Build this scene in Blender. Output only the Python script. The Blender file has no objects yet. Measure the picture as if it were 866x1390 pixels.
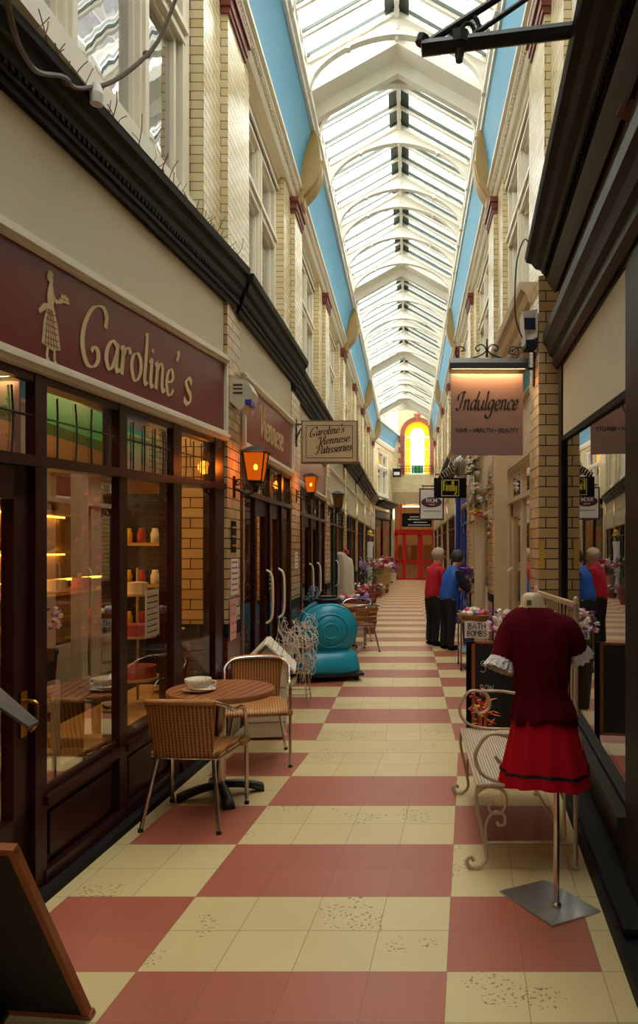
import bpy, bmesh, math, random
from mathutils import Vector, Matrix, noise
random.seed(7)
C = bpy.context.scene.collection
R = math.radians
F_PX, CX, CY, EYE = 970.0, 554.0, 747.0, 1.657

# ------------------------------------------------------------------ materials
def lin(c):
    r = []
    for v in c[:3]:
        v = v / 255.0
        r.append(v / 12.92 if v <= .04045 else ((v + .055) / 1.055) ** 2.4)
    return (r[0], r[1], r[2], 1.0)

class X:
    """tiny maths-node expression helper"""
    def __init__(s, nt, sock): s.nt, s.s = nt, sock
    def _m(s, op, b=None, c=None):
        n = s.nt.nodes.new('ShaderNodeMath'); n.operation = op
        for i, v in enumerate((s, b, c)):
            if v is None: continue
            if isinstance(v, X): s.nt.links.new(v.s, n.inputs[i])
            else: n.inputs[i].default_value = v
        return X(s.nt, n.outputs[0])
    def __add__(s, b): return s._m('ADD', b)
    def __sub__(s, b): return s._m('SUBTRACT', b)
    def __mul__(s, b): return s._m('MULTIPLY', b)
    def gt(s, b): return s._m('GREATER_THAN', b)
    def lt(s, b): return s._m('LESS_THAN', b)
    def floor(s): return s._m('FLOOR')
    def fmod2(s): return s._m('PINGPONG', 1.0)
    def abs(s): return s._m('ABSOLUTE')
    def frac(s): return s._m('FRACT')
    def mx(s, b): return s._m('MAXIMUM', b)

def newmat(name):
    m = bpy.data.materials.new(name); m.use_nodes = True
    nt = m.node_tree; b = nt.nodes['Principled BSDF']
    return m, nt, b

def mat(name, col, rough=.5, metal=0.0, var=.08, scale=6.0, bump=0.0, bscale=40.0, emit=None, es=1.0, spec=.5, coat=0.0):
    m, nt, b = newmat(name)
    L = nt.links
    b.inputs['Roughness'].default_value = rough
    b.inputs['Metallic'].default_value = metal
    b.inputs['Specular IOR Level'].default_value = spec
    b.inputs['Coat Weight'].default_value = coat
    tc = nt.nodes.new('ShaderNodeTexCoord')
    nz = nt.nodes.new('ShaderNodeTexNoise'); nz.inputs['Scale'].default_value = scale; nz.inputs['Detail'].default_value = 4
    L.new(tc.outputs['Object'], nz.inputs['Vector'])
    mx = nt.nodes.new('ShaderNodeMix'); mx.data_type = 'RGBA'
    c = lin(col)
    mx.inputs['A'].default_value = (c[0]*(1-var), c[1]*(1-var), c[2]*(1-var), 1)
    mx.inputs['B'].default_value = (min(1, c[0]*(1+var)), min(1, c[1]*(1+var)), min(1, c[2]*(1+var)), 1)
    L.new(nz.outputs['Fac'], mx.inputs['Factor']); L.new(mx.outputs['Result'], b.inputs['Base Color'])
    if bump:
        n2 = nt.nodes.new('ShaderNodeTexNoise'); n2.inputs['Scale'].default_value = bscale
        L.new(tc.outputs['Object'], n2.inputs['Vector'])
        bp = nt.nodes.new('ShaderNodeBump'); bp.inputs['Strength'].default_value = bump; bp.inputs['Distance'].default_value = .01
        L.new(n2.outputs['Fac'], bp.inputs['Height']); L.new(bp.outputs['Normal'], b.inputs['Normal'])
    if emit:
        b.inputs['Emission Color'].default_value = lin(emit); b.inputs['Emission Strength'].default_value = es
    return m

def brickmat(name, c1, c2, mortar, bw=.235, rh=.078, ms=.004, rough=.22):
    m, nt, b = newmat(name); L = nt.links
    g = nt.nodes.new('ShaderNodeNewGeometry')
    sp = nt.nodes.new('ShaderNodeSeparateXYZ'); L.new(g.outputs['Position'], sp.inputs[0])
    sn = nt.nodes.new('ShaderNodeSeparateXYZ'); L.new(g.outputs['True Normal'], sn.inputs[0])
    x, y = X(nt, sp.outputs[0]), X(nt, sp.outputs[1])
    k = X(nt, sn.outputs[0]).abs().gt(.6)
    u = x + (y - x) * k
    cb = nt.nodes.new('ShaderNodeCombineXYZ'); L.new(u.s, cb.inputs[0]); L.new(sp.outputs[2], cb.inputs[1])
    br = nt.nodes.new('ShaderNodeTexBrick')
    br.inputs['Scale'].default_value = 1; br.inputs['Brick Width'].default_value = bw; br.inputs['Row Height'].default_value = rh
    br.inputs['Mortar Size'].default_value = ms; br.inputs['Color1'].default_value = lin(c1); br.inputs['Color2'].default_value = lin(c2)
    br.inputs['Mortar'].default_value = lin(mortar); br.inputs['Mortar Smooth'].default_value = .2
    L.new(cb.outputs[0], br.inputs['Vector'])
    nz = nt.nodes.new('ShaderNodeTexNoise'); nz.inputs['Scale'].default_value = 3; L.new(g.outputs['Position'], nz.inputs['Vector'])
    mx = nt.nodes.new('ShaderNodeMix'); mx.data_type = 'RGBA'; mx.blend_type = 'MULTIPLY'
    rp = nt.nodes.new('ShaderNodeMapRange'); rp.inputs['To Min'].default_value = .0; rp.inputs['To Max'].default_value = .45
    L.new(nz.outputs['Fac'], rp.inputs['Value']); L.new(rp.outputs[0], mx.inputs['Factor'])
    L.new(br.outputs['Color'], mx.inputs['A']); mx.inputs['B'].default_value = (.75, .68, .5, 1)
    L.new(mx.outputs['Result'], b.inputs['Base Color'])
    b.inputs['Roughness'].default_value = rough
    bp = nt.nodes.new('ShaderNodeBump'); bp.inputs['Strength'].default_value = .5; bp.inputs['Distance'].default_value = .004; bp.invert = True
    L.new(br.outputs['Fac'], bp.inputs['Height']); L.new(bp.outputs['Normal'], b.inputs['Normal'])
    return m

def glassmat(name, tint=(235, 240, 235), refl=.12, wav=0.0, wscale=3.0, rough=0.0, top=.9):
    """thin window glass: sees through, mirrors more at a grazing view"""
    m = bpy.data.materials.new(name); m.use_nodes = True; nt = m.node_tree; nt.nodes.clear(); L = nt.links
    out = nt.nodes.new('ShaderNodeOutputMaterial'); tr = nt.nodes.new('ShaderNodeBsdfTransparent'); tr.inputs[0].default_value = lin(tint)
    gl = nt.nodes.new('ShaderNodeBsdfGlossy'); gl.inputs['Roughness'].default_value = rough; gl.inputs['Color'].default_value = (1, 1, 1, 1)
    lw = nt.nodes.new('ShaderNodeLayerWeight'); lw.inputs['Blend'].default_value = .35
    mr = nt.nodes.new('ShaderNodeMapRange'); mr.inputs['To Min'].default_value = refl; mr.inputs['To Max'].default_value = top
    L.new(lw.outputs['Fresnel'], mr.inputs['Value'])
    ms = nt.nodes.new('ShaderNodeMixShader'); L.new(mr.outputs[0], ms.inputs[0]); L.new(tr.outputs[0], ms.inputs[1]); L.new(gl.outputs[0], ms.inputs[2])
    L.new(ms.outputs[0], out.inputs[0])
    if wav:
        tc = nt.nodes.new('ShaderNodeTexCoord'); nz = nt.nodes.new('ShaderNodeTexNoise'); nz.inputs['Scale'].default_value = wscale
        L.new(tc.outputs['Object'], nz.inputs['Vector'])
        bp = nt.nodes.new('ShaderNodeBump'); bp.inputs['Strength'].default_value = wav; bp.inputs['Distance'].default_value = .03
        L.new(nz.outputs['Fac'], bp.inputs['Height']); L.new(bp.outputs['Normal'], gl.inputs['Normal'])
    return m

def weavemat(name, c1, c2, sx, sy, axis='XZ'):
    m, nt, b = newmat(name); L = nt.links
    tc = nt.nodes.new('ShaderNodeTexCoord'); mp = nt.nodes.new('ShaderNodeMapping'); L.new(tc.outputs['Object'], mp.inputs[0])
    w1 = nt.nodes.new('ShaderNodeTexWave'); w1.bands_direction = axis[0]; w1.inputs['Scale'].default_value = sx; w1.inputs['Distortion'].default_value = .6
    w2 = nt.nodes.new('ShaderNodeTexWave'); w2.bands_direction = axis[1]; w2.inputs['Scale'].default_value = sy
    for w in (w1, w2): L.new(mp.outputs[0], w.inputs['Vector'])
    a = X(nt, w1.outputs['Fac']) * .78 + X(nt, w2.outputs['Fac']) * .22
    mx = nt.nodes.new('ShaderNodeMix'); mx.data_type = 'RGBA'; mx.inputs['A'].default_value = lin(c1); mx.inputs['B'].default_value = lin(c2)
    L.new(a.s, mx.inputs['Factor']); L.new(mx.outputs['Result'], b.inputs['Base Color'])
    bp = nt.nodes.new('ShaderNodeBump'); bp.inputs['Strength'].default_value = .6; bp.inputs['Distance'].default_value = .004
    L.new(a.s, bp.inputs['Height']); L.new(bp.outputs['Normal'], b.inputs['Normal']); b.inputs['Roughness'].default_value = .45
    return m

M = {}
M['brick'] = brickmat('cream_glazed_brick', (232, 216, 176), (218, 199, 152), (98, 84, 62))
M['brick_low'] = brickmat('tan_glazed_brick', (222, 190, 140), (204, 168, 116), (58, 46, 34), rh=.088, ms=.005)
M['tile_red'] = brickmat('oxblood_glazed_brick', (120, 48, 34), (102, 40, 30), (40, 24, 20), rh=.088)
M['terra'] = mat('terracotta', (122, 58, 40), .5, bump=.5, bscale=60)
M['terra_brick'] = brickmat('terracotta_brick', (158, 78, 50), (140, 66, 44), (90, 60, 45), bw=.22, rh=.3, ms=.01, rough=.6)
M['white'] = mat('white_roof_paint', (232, 228, 214), .5, var=.04)
M['cream'] = mat('cream_joinery_paint', (228, 219, 196), .45, var=.06)
M['creamwall'] = mat('cream_plaster', (206, 194, 164), .6, var=.06, scale=2)
M['blue'] = mat('sky_blue_plaster', (86, 150, 178), .6, var=.06, scale=2)
M['maroon'] = mat('maroon_gloss_paint', (44, 11, 13), .3, var=.15, spec=.35)
M['maroon_sign'] = mat('maroon_signboard', (108, 26, 34), .3, var=.05)
M['maroon_sign2'] = mat('faded_maroon_signboard', (138, 60, 54), .25, var=.05)
M['black'] = mat('black_gloss_paint', (11, 10, 9), .5, var=.2, spec=.18)
M['blackiron'] = mat('black_wrought_iron', (16, 15, 15), .45)
M['darkwood'] = mat('dark_brown_paint', (36, 24, 17), .45, var=.2, spec=.3)
M['dkgreen'] = mat('dark_green_paint', (26, 44, 36), .35)
M['grey'] = mat('dark_grey_fascia', (84, 78, 70), .7, spec=.3)
M['greysill'] = mat('grey_sill_paint', (52, 50, 42), .6, spec=.12)
M['gold'] = mat('pale_gold_lettering', (206, 182, 132), .45, var=.04)
M['letter_black'] = mat('black_lettering', (24, 18, 16), .5)
M['brass'] = mat('polished_brass', (190, 140, 70), .25, metal=1)
M['chrome'] = mat('brushed_aluminium', (205, 200, 192), .25, metal=1)
M['steel'] = mat('polished_steel_plate', (196, 200, 200), .32, metal=1, var=.3, scale=9)
M['glass_roof'] = glassmat('roof_glass', (250, 252, 250), .0)
M['glass'] = glassmat('shop_glass', (232, 228, 210), .04, top=.5)
M['glass_r'] = glassmat('polished_shop_glass', (190, 190, 175), .38)
M['glass_up'] = glassmat('old_wavy_glass', (150, 160, 158), .5, wav=.14, wscale=1.6)
M['lead'] = mat('lead_came', (34, 34, 32), .5)
M['tan'] = mat('tan_corbel_paint', (176, 142, 84), .5, var=.1, scale=4)
M['blind'] = mat('cream_roller_blind', (206, 200, 172), .8)
M['mauve'] = mat('mauve_taupe_signboard', (140, 110, 100), .6, var=.02)
M['signcream'] = mat('beige_signboard', (196, 172, 134), .6, var=.03)
M['signedge'] = mat('olive_sign_edge', (120, 110, 84), .5)
M['whiteboard'] = mat('white_signboard', (226, 222, 214), .5)
M['red'] = mat('bright_red_paint', (206, 16, 24), .35)
M['bluepaint'] = mat('royal_blue_paint', (24, 56, 150), .4)
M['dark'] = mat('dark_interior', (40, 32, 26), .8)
M['warmwall'] = mat('warm_interior_wall', (176, 140, 96), .7, var=.1)
M['greenband'] = mat('green_painted_soffit', (10, 124, 78), .5)
M['stone'] = mat('worn_stone', (150, 132, 104), .7, bump=.3)
M['slate'] = mat('dark_floor_edge', (24, 23, 21), .7, var=.2, spec=.2)
M['slats'] = mat('teak_slats', (150, 92, 50), .4, var=.2, scale=10)
M['rattan'] = weavemat('woven_rattan_back', (84, 46, 20), (190, 126, 62), 14, 18, 'XZ')
M['rattan_seat'] = weavemat('woven_rattan_seat', (130, 82, 38), (206, 150, 84), 16, 16, 'XY')
M['wicker'] = weavemat('cream_wicker', (110, 92, 66), (226, 208, 172), 20, 34, 'XY')
M['ironcream'] = mat('cream_painted_iron', (196, 172, 140), .4, metal=.2)
M['footdark'] = mat('dark_cast_base', (44, 44, 42), .4)
M['turq'] = mat('turquoise_moulded_plastic', (8, 142, 170), .35, var=.08)
M['rubber'] = mat('black_rubber', (20, 20, 20), .5)
M['china'] = mat('white_china', (226, 220, 200), .2)
M['velvet'] = mat('dark_red_velvet', (84, 6, 20), .9, var=.25, scale=8, bump=.5, bscale=14, spec=.1)
M['skirt'] = mat('scarlet_cloth', (176, 8, 32), .85, var=.1, bump=.2, bscale=10, spec=.15)
M['ribbon'] = mat('black_ribbon', (20, 10, 14), .6)
M['lace'] = mat('white_lace', (226, 216, 206), .8, bump=1.0, bscale=120)
M['formcream'] = mat('cream_mannequin_plastic', (196, 172, 134), .45)
M['chalk'] = mat('chalk_writing', (200, 200, 190), .9)
M['board'] = mat('blackboard', (24, 26, 24), .6)
M['orangewood'] = mat('varnished_frame_wood', (150, 82, 40), .4, var=.2, scale=12)
M['jacket_red'] = mat('red_jacket_cloth', (196, 20, 44), .75)
M['jacket_blue'] = mat('blue_jacket_cloth', (24, 88, 178), .7)
M['navy'] = mat('navy_cloth', (20, 26, 48), .8)
M['trousers'] = mat('black_trouser_cloth', (22, 20, 24), .85)
M['skin'] = mat('skin', (206, 150, 122), .55)
M['hair_grey'] = mat('grey_blonde_hair', (190, 168, 138), .7, bump=.8)
M['hair_dark'] = mat('dark_grey_hair', (58, 50, 48), .7, bump=.8)
M['leaf'] = mat('leaf_green', (70, 120, 40), .55, var=.35, scale=20)
M['leaf_dark'] = mat('dark_leaf_green', (36, 70, 34), .55, var=.3, scale=20)
M['stem'] = mat('dry_stem', (120, 92, 60), .8)
for n, c in dict(pink=(226, 110, 140), white=(236, 230, 220), crimson=(180, 16, 48), purple=(110, 60, 150), yellow=(236, 190, 40), orange=(226, 96, 40), lilac=(170, 130, 190), bluef=(60, 110, 170)).items():
    M['fl_' + n] = mat('petals_' + n, c, .6, var=.12, scale=30)
M['potred'] = mat('terracotta_pot', (150, 70, 60), .6)
M['potpurple'] = mat('plum_pot', (90, 30, 60), .5)
M['wood'] = mat('pale_wood', (190, 150, 96), .5, var=.15, scale=10)
M['tealcloth'] = mat('light_blue_shelf_cloth', (120, 170, 190), .7)
M['plastic_white'] = mat('off_white_plastic', (206, 196, 170), .45)
M['plastic_blue'] = mat('blue_lens', (40, 60, 160), .3)
M['paper'] = mat('white_paper', (222, 216, 206), .8)
M['papertext'] = mat('red_print', (170, 40, 40), .8)
M['cakewhite'] = mat('white_icing', (236, 220, 205), .6)
M['cakered'] = mat('strawberry_glaze', (170, 40, 46), .4)
M['amberglow'] = mat('lit_amber_glass', (255, 140, 30), .4, emit=(255, 120, 20), es=2.2)
M['bulb'] = mat('lit_bulb', (255, 220, 150), .4, emit=(255, 190, 90), es=30)
M['tube'] = mat('lit_sign_lamp', (255, 210, 150), .4, emit=(255, 190, 110), es=14)
M['amberoff'] = mat('dull_amber_glass', (110, 66, 26), .3)
M['bluecup'] = mat('yellow_cloth', (226, 180, 40), .6)
M['cable'] = mat('old_cable', (92, 76, 64), .7)

def transmat(name, col):
    m = bpy.data.materials.new(name); m.use_nodes = True; nt = m.node_tree; nt.nodes.clear()
    out = nt.nodes.new('ShaderNodeOutputMaterial'); t = nt.nodes.new('ShaderNodeBsdfTranslucent'); t.inputs[0].default_value = lin(col)
    p = nt.nodes.new('ShaderNodeBsdfTransparent'); p.inputs[0].default_value = lin(col)
    ms = nt.nodes.new('ShaderNodeMixShader'); ms.inputs[0].default_value = .03
    nt.links.new(t.outputs[0], ms.inputs[1]); nt.links.new(p.outputs[0], ms.inputs[2]); nt.links.new(ms.outputs[0], out.inputs[0])
    return m
M['stain_amber'] = transmat('amber_stained_glass', (190, 112, 14))
M['stain_white'] = transmat('frosted_white_glass', (165, 160, 156))
M['stain_green'] = transmat('green_stained_glass', (60, 150, 110))

# floor ------------------------------------------------------------
def floormat():
    m, nt, b = newmat('chequer_floor_tiles'); L = nt.links
    g = nt.nodes.new('ShaderNodeNewGeometry'); sp = nt.nodes.new('ShaderNodeSeparateXYZ'); L.new(g.outputs['Position'], sp.inputs[0])
    x, y = X(nt, sp.outputs[0]), X(nt, sp.outputs[1])
    near = y.lt(5.85); far = y.gt(6.233); band = (near + far).lt(.5)
    un = x - (y - 3.478) * .085 + 1.011      # 0 .. 1.22 is the middle strip
    uf = x + .806
    u = uf + (un - uf) * near
    vn = (y * -1.0 + 5.85) * (1 / .608); vf = (y - 6.233) * (1 / .613)
    v = vf + (vn - vf) * near
    par = (v.floor() * .5).frac().gt(.25)     # 1 on odd rows: middle strip red
    mid = u.gt(0) * u.lt(1.22)
    side = u.gt(-.61) * u.lt(1.83) - mid
    red = mid * par + side * (par * -1.0 + 1.0)
    red = red * (band * -1.0 + 1.0)
    ju = ((u * (1 / .305)).frac() - .5).abs().gt(.4945)
    jv = ((v * 2.0).frac() - .5).abs().gt(.493)
    bandj = ((y - 5.85).abs().lt(.004)).mx((y - 6.233).abs().lt(.004))
    joint = (ju * (band * -1.0 + 1.0)).mx(jv * (band * -1.0 + 1.0)).mx(bandj)
    # per-tile shade
    wn = nt.nodes.new('ShaderNodeTexWhiteNoise'); wn.noise_dimensions = '2D'
    cb = nt.nodes.new('ShaderNodeCombineXYZ'); L.new((u * (1 / .305)).floor().s, cb.inputs[0]); L.new((v * 2.0).floor().s, cb.inputs[1]); L.new(cb.outputs[0], wn.inputs['Vector'])
    def mix(a, bb, f, blend='MIX'):
        n = nt.nodes.new('ShaderNodeMix'); n.data_type = 'RGBA'; n.blend_type = blend
        for s, v_ in (('A', a), ('B', bb), ('Factor', f)):
            if isinstance(v_, tuple): n.inputs[s].default_value = v_
            elif isinstance(v_, float): n.inputs[s].default_value = v_
            else: L.new(v_.s if isinstance(v_, X) else v_, n.inputs[s])
        return n.outputs['Result']
    col = mix(lin((216, 196, 142)), lin((176, 100, 78)), red)
    col = mix(col, (.80, .78, .72, 1), X(nt, wn.outputs['Value']) * .35, 'MULTIPLY')
    sp1 = nt.nodes.new('ShaderNodeTexNoise'); sp1.inputs['Scale'].default_value = 160; L.new(g.outputs['Position'], sp1.inputs['Vector'])
    col = mix(col, (.62, .58, .52, 1), (X(nt, sp1.outputs['Fac']).gt(.62)) * .35, 'MULTIPLY')
    n3 = nt.nodes.new('ShaderNodeTexNoise'); n3.inputs['Scale'].default_value = 1.6; n3.inputs['Detail'].default_value = 5; L.new(g.outputs['Position'], n3.inputs['Vector'])
    col = mix(col, (.72, .68, .6, 1), X(nt, n3.outputs['Fac']) * .55, 'MULTIPLY')
    # worn chips gathered in patches
    n4 = nt.nodes.new('ShaderNodeTexNoise'); n4.inputs['Scale'].default_value = 55; L.new(g.outputs['Position'], n4.inputs['Vector'])
    n5 = nt.nodes.new('ShaderNodeTexNoise'); n5.inputs['Scale'].default_value = 2.1; L.new(g.outputs['Position'], n5.inputs['Vector'])
    chip = X(nt, n4.outputs['Fac']).gt(.60) * X(nt, n5.outputs['Fac']).gt(.60) * (red * -1.0 + 1.0)
    col = mix(col, lin((110, 96, 72)), chip * .8)
    col = mix(col, lin((112, 84, 58)), joint * .75)
    L.new(col, b.inputs['Base Color'])
    b.inputs['Roughness'].default_value = .38
    b.inputs['Specular IOR Level'].default_value = .4
    return m
M['floor'] = floormat()

# ------------------------------------------------------------------ mesh helpers
INV = {}
def link(name, bm, m, parent=None, smooth=False, mods=None, recalc=True):
    if recalc: bmesh.ops.recalc_face_normals(bm, faces=bm.faces)
    me = bpy.data.meshes.new(name); bm.to_mesh(me); bm.free()
    if isinstance(m, (list, tuple)):
        for k in m: me.materials.append(k)
    else: me.materials.append(m)
    if smooth:
        for p in me.polygons: p.use_smooth = True
    o = bpy.data.objects.new(name, me); C.objects.link(o)
    if parent is not None:
        o.parent = parent
        top = parent
        if parent.name in INV: o.matrix_parent_inverse = INV[parent.name]
    return o

def tag(o, label, cat, group=None):
    o['label'] = label; o['category'] = cat
    if group: o['group'] = group
    return o
def struct(name, bm, m, smooth=False):
    o = link(name, bm, m, None, smooth); o['kind'] = 'structure'; return o
def thing(name, label, cat, loc=(0, 0, 0), rz=0.0, group=None, world=False):
    o = bpy.data.objects.new(name, None); C.objects.link(o); o.empty_display_size = .05
    o.location = loc; o.rotation_euler = (0, 0, rz)
    tag(o, label, cat, group)
    if world: INV[o.name] = Matrix.Translation(-Vector(loc))
    return o
def sub_parent(o, parent_obj):   # child of a world-space child: identity local frame, nothing to undo
    o.parent = parent_obj; o.matrix_parent_inverse = Matrix.Identity(4); return o
def clone(root, loc, rz, label=None, group=None):
    r = root.copy(); C.objects.link(r); r.location = loc; r.rotation_euler = (0, 0, rz)
    if label: r['label'] = label
    if group: r['group'] = group
    for ch in list(root.children):
        c = ch.copy(); C.objects.link(c); c.parent = r
        for g in ch.children:
            d = g.copy(); C.objects.link(d); d.parent = c
    return r

def hexa(bm, P):
    v = [bm.verts.new(p) for p in P]
    for f in ((0, 1, 2, 3), (7, 6, 5, 4), (0, 4, 5, 1), (1, 5, 6, 2), (2, 6, 7, 3), (3, 7, 4, 0)):
        bm.faces.new([v[i] for i in f])
def box(bm, x0, x1, y0, y1, z0, z1):
    hexa(bm, [(x0, y0, z0), (x1, y0, z0), (x1, y1, z0), (x0, y1, z0), (x0, y0, z1), (x1, y0, z1), (x1, y1, z1), (x0, y1, z1)])
def bx(*a):
    bm = bmesh.new(); box(bm, *a); return bm
def catmull(P, n=6, closed=False):
    P = [Vector(p) for p in P]; out = []
    N = len(P)
    rng = range(N) if closed else range(N - 1)
    for i in rng:
        if closed: a, b, c, d = P[(i-1) % N], P[i], P[(i+1) % N], P[(i+2) % N]
        else: a, b, c, d = P[max(i-1, 0)], P[i], P[i+1], P[min(i+2, N-1)]
        for k in range(n):
            t = k / n
            out.append(.5*((2*b) + (c-a)*t + (2*a-5*b+4*c-d)*t*t + (3*b-a-3*c+d)*t*t*t))
    if not closed: out.append(P[-1])
    return out
def tube(bm, P, r, seg=8, smooth=0, closed=False):
    if smooth: P = catmull(P, smooth, closed)
    P = [Vector(p) for p in P]; N = len(P)
    rr = r if isinstance(r, (list, tuple)) else None
    rings = []; up = None
    for i, p in enumerate(P):
        a = P[(i-1) % N] if (closed or i > 0) else P[i]
        b = P[(i+1) % N] if (closed or i < N-1) else P[i]
        t = (b - a)
        if t.length < 1e-9: t = Vector((0, 0, 1))
        t.normalize()
        if up is None:
            up = Vector((0, 0, 1)) if abs(t.z) < .9 else Vector((1, 0, 0))
        s = t.cross(up)
        if s.length < 1e-6: s = t.orthogonal()
        s.normalize(); up = s.cross(t).normalized()
        if rr:
            f = i / max(1, N-1) * (len(rr)-1); k = min(int(f), len(rr)-2); ra = rr[k] + (rr[k+1]-rr[k])*(f-k)
        else: ra = r
        rings.append([bm.verts.new(p + (s*math.cos(2*math.pi*j/seg) + up*math.sin(2*math.pi*j/seg))*ra) for j in range(seg)])
    for i in range(N if closed else N-1):
        A, B = rings[i], rings[(i+1) % N]
        for j in range(seg):
            bm.faces.new((A[j], A[(j+1) % seg], B[(j+1) % seg], B[j]))
    if not closed:
        bm.faces.new(rings[0]); bm.faces.new(rings[-1][::-1])
def lathe(bm, prof, cx=0, cy=0, cz=0, seg=24, sx=1, sy=1):
    rings = []
    for r, z in prof:
        if r < 1e-5: rings.append([bm.verts.new((cx, cy, cz+z))])
        else: rings.append([bm.verts.new((cx+sx*r*math.cos(2*math.pi*j/seg), cy+sy*r*math.sin(2*math.pi*j/seg), cz+z)) for j in range(seg)])
    for A, B in zip(rings, rings[1:]):
        for j in range(seg):
            k = (j+1) % seg
            if len(A) == 1 and len(B) == 1: continue
            if len(A) == 1: bm.faces.new((A[0], B[j], B[k]))
            elif len(B) == 1: bm.faces.new((A[j], A[k], B[0]))
            else: bm.faces.new((A[j], A[k], B[k], B[j]))
    if len(rings[0]) > 1: bm.faces.new(rings[0][::-1])
    if len(rings[-1]) > 1: bm.faces.new(rings[-1])
def ball(bm, c, r, sx=1, sy=1, sz=1, sub=2):
    mt = Matrix.Translation(c) @ Matrix.Diagonal((sx, sy, sz, 1))
    bmesh.ops.create_icosphere(bm, subdivisions=sub, radius=r, matrix=mt)
def prism(bm, poly, f0, f1):
    """poly: list of 2D points; f0/f1 map (a,b)->3D for the two ends"""
    A = [bm.verts.new(f0(*p)) for p in poly]; B = [bm.verts.new(f1(*p)) for p in poly]
    n = len(poly)
    bm.faces.new(A); bm.faces.new(B[::-1])
    for i in range(n): bm.faces.new((A[i], B[i], B[(i+1) % n], A[(i+1) % n]))
def ribbon(bm, mp, P, wfun, t=.004):
    """flat stroke raised by t over the surface; mp(u,v,w)->3D"""
    n = len(P)
    f = []; k = []
    for i in range(n):
        a = P[max(i-1, 0)]; b = P[min(i+1, n-1)]; d = Vector((b[0]-a[0], b[1]-a[1]))
        if d.length < 1e-9: d = Vector((1, 0))
        d.normalize(); nn = Vector((-d.y, d.x)); w = wfun(d, i/(n-1)) * .5
        l = (P[i][0]+nn.x*w, P[i][1]+nn.y*w); r = (P[i][0]-nn.x*w, P[i][1]-nn.y*w)
        f.append((bm.verts.new(mp(l[0], l[1], t)), bm.verts.new(mp(r[0], r[1], t))))
        k.append((bm.verts.new(mp(l[0], l[1], 0)), bm.verts.new(mp(r[0], r[1], 0))))
    for i in range(n-1):
        bm.faces.new((f[i][0], f[i][1], f[i+1][1], f[i+1][0]))
        bm.faces.new((f[i][0], f[i+1][0], k[i+1][0], k[i][0]))
        bm.faces.new((f[i][1], k[i][1], k[i+1][1], f[i+1][1]))
    bm.faces.new((f[0][0], k[0][0], k[0][1], f[0][1])); bm.faces.new((f[-1][0], f[-1][1], k[-1][1], k[-1][0]))

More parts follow.
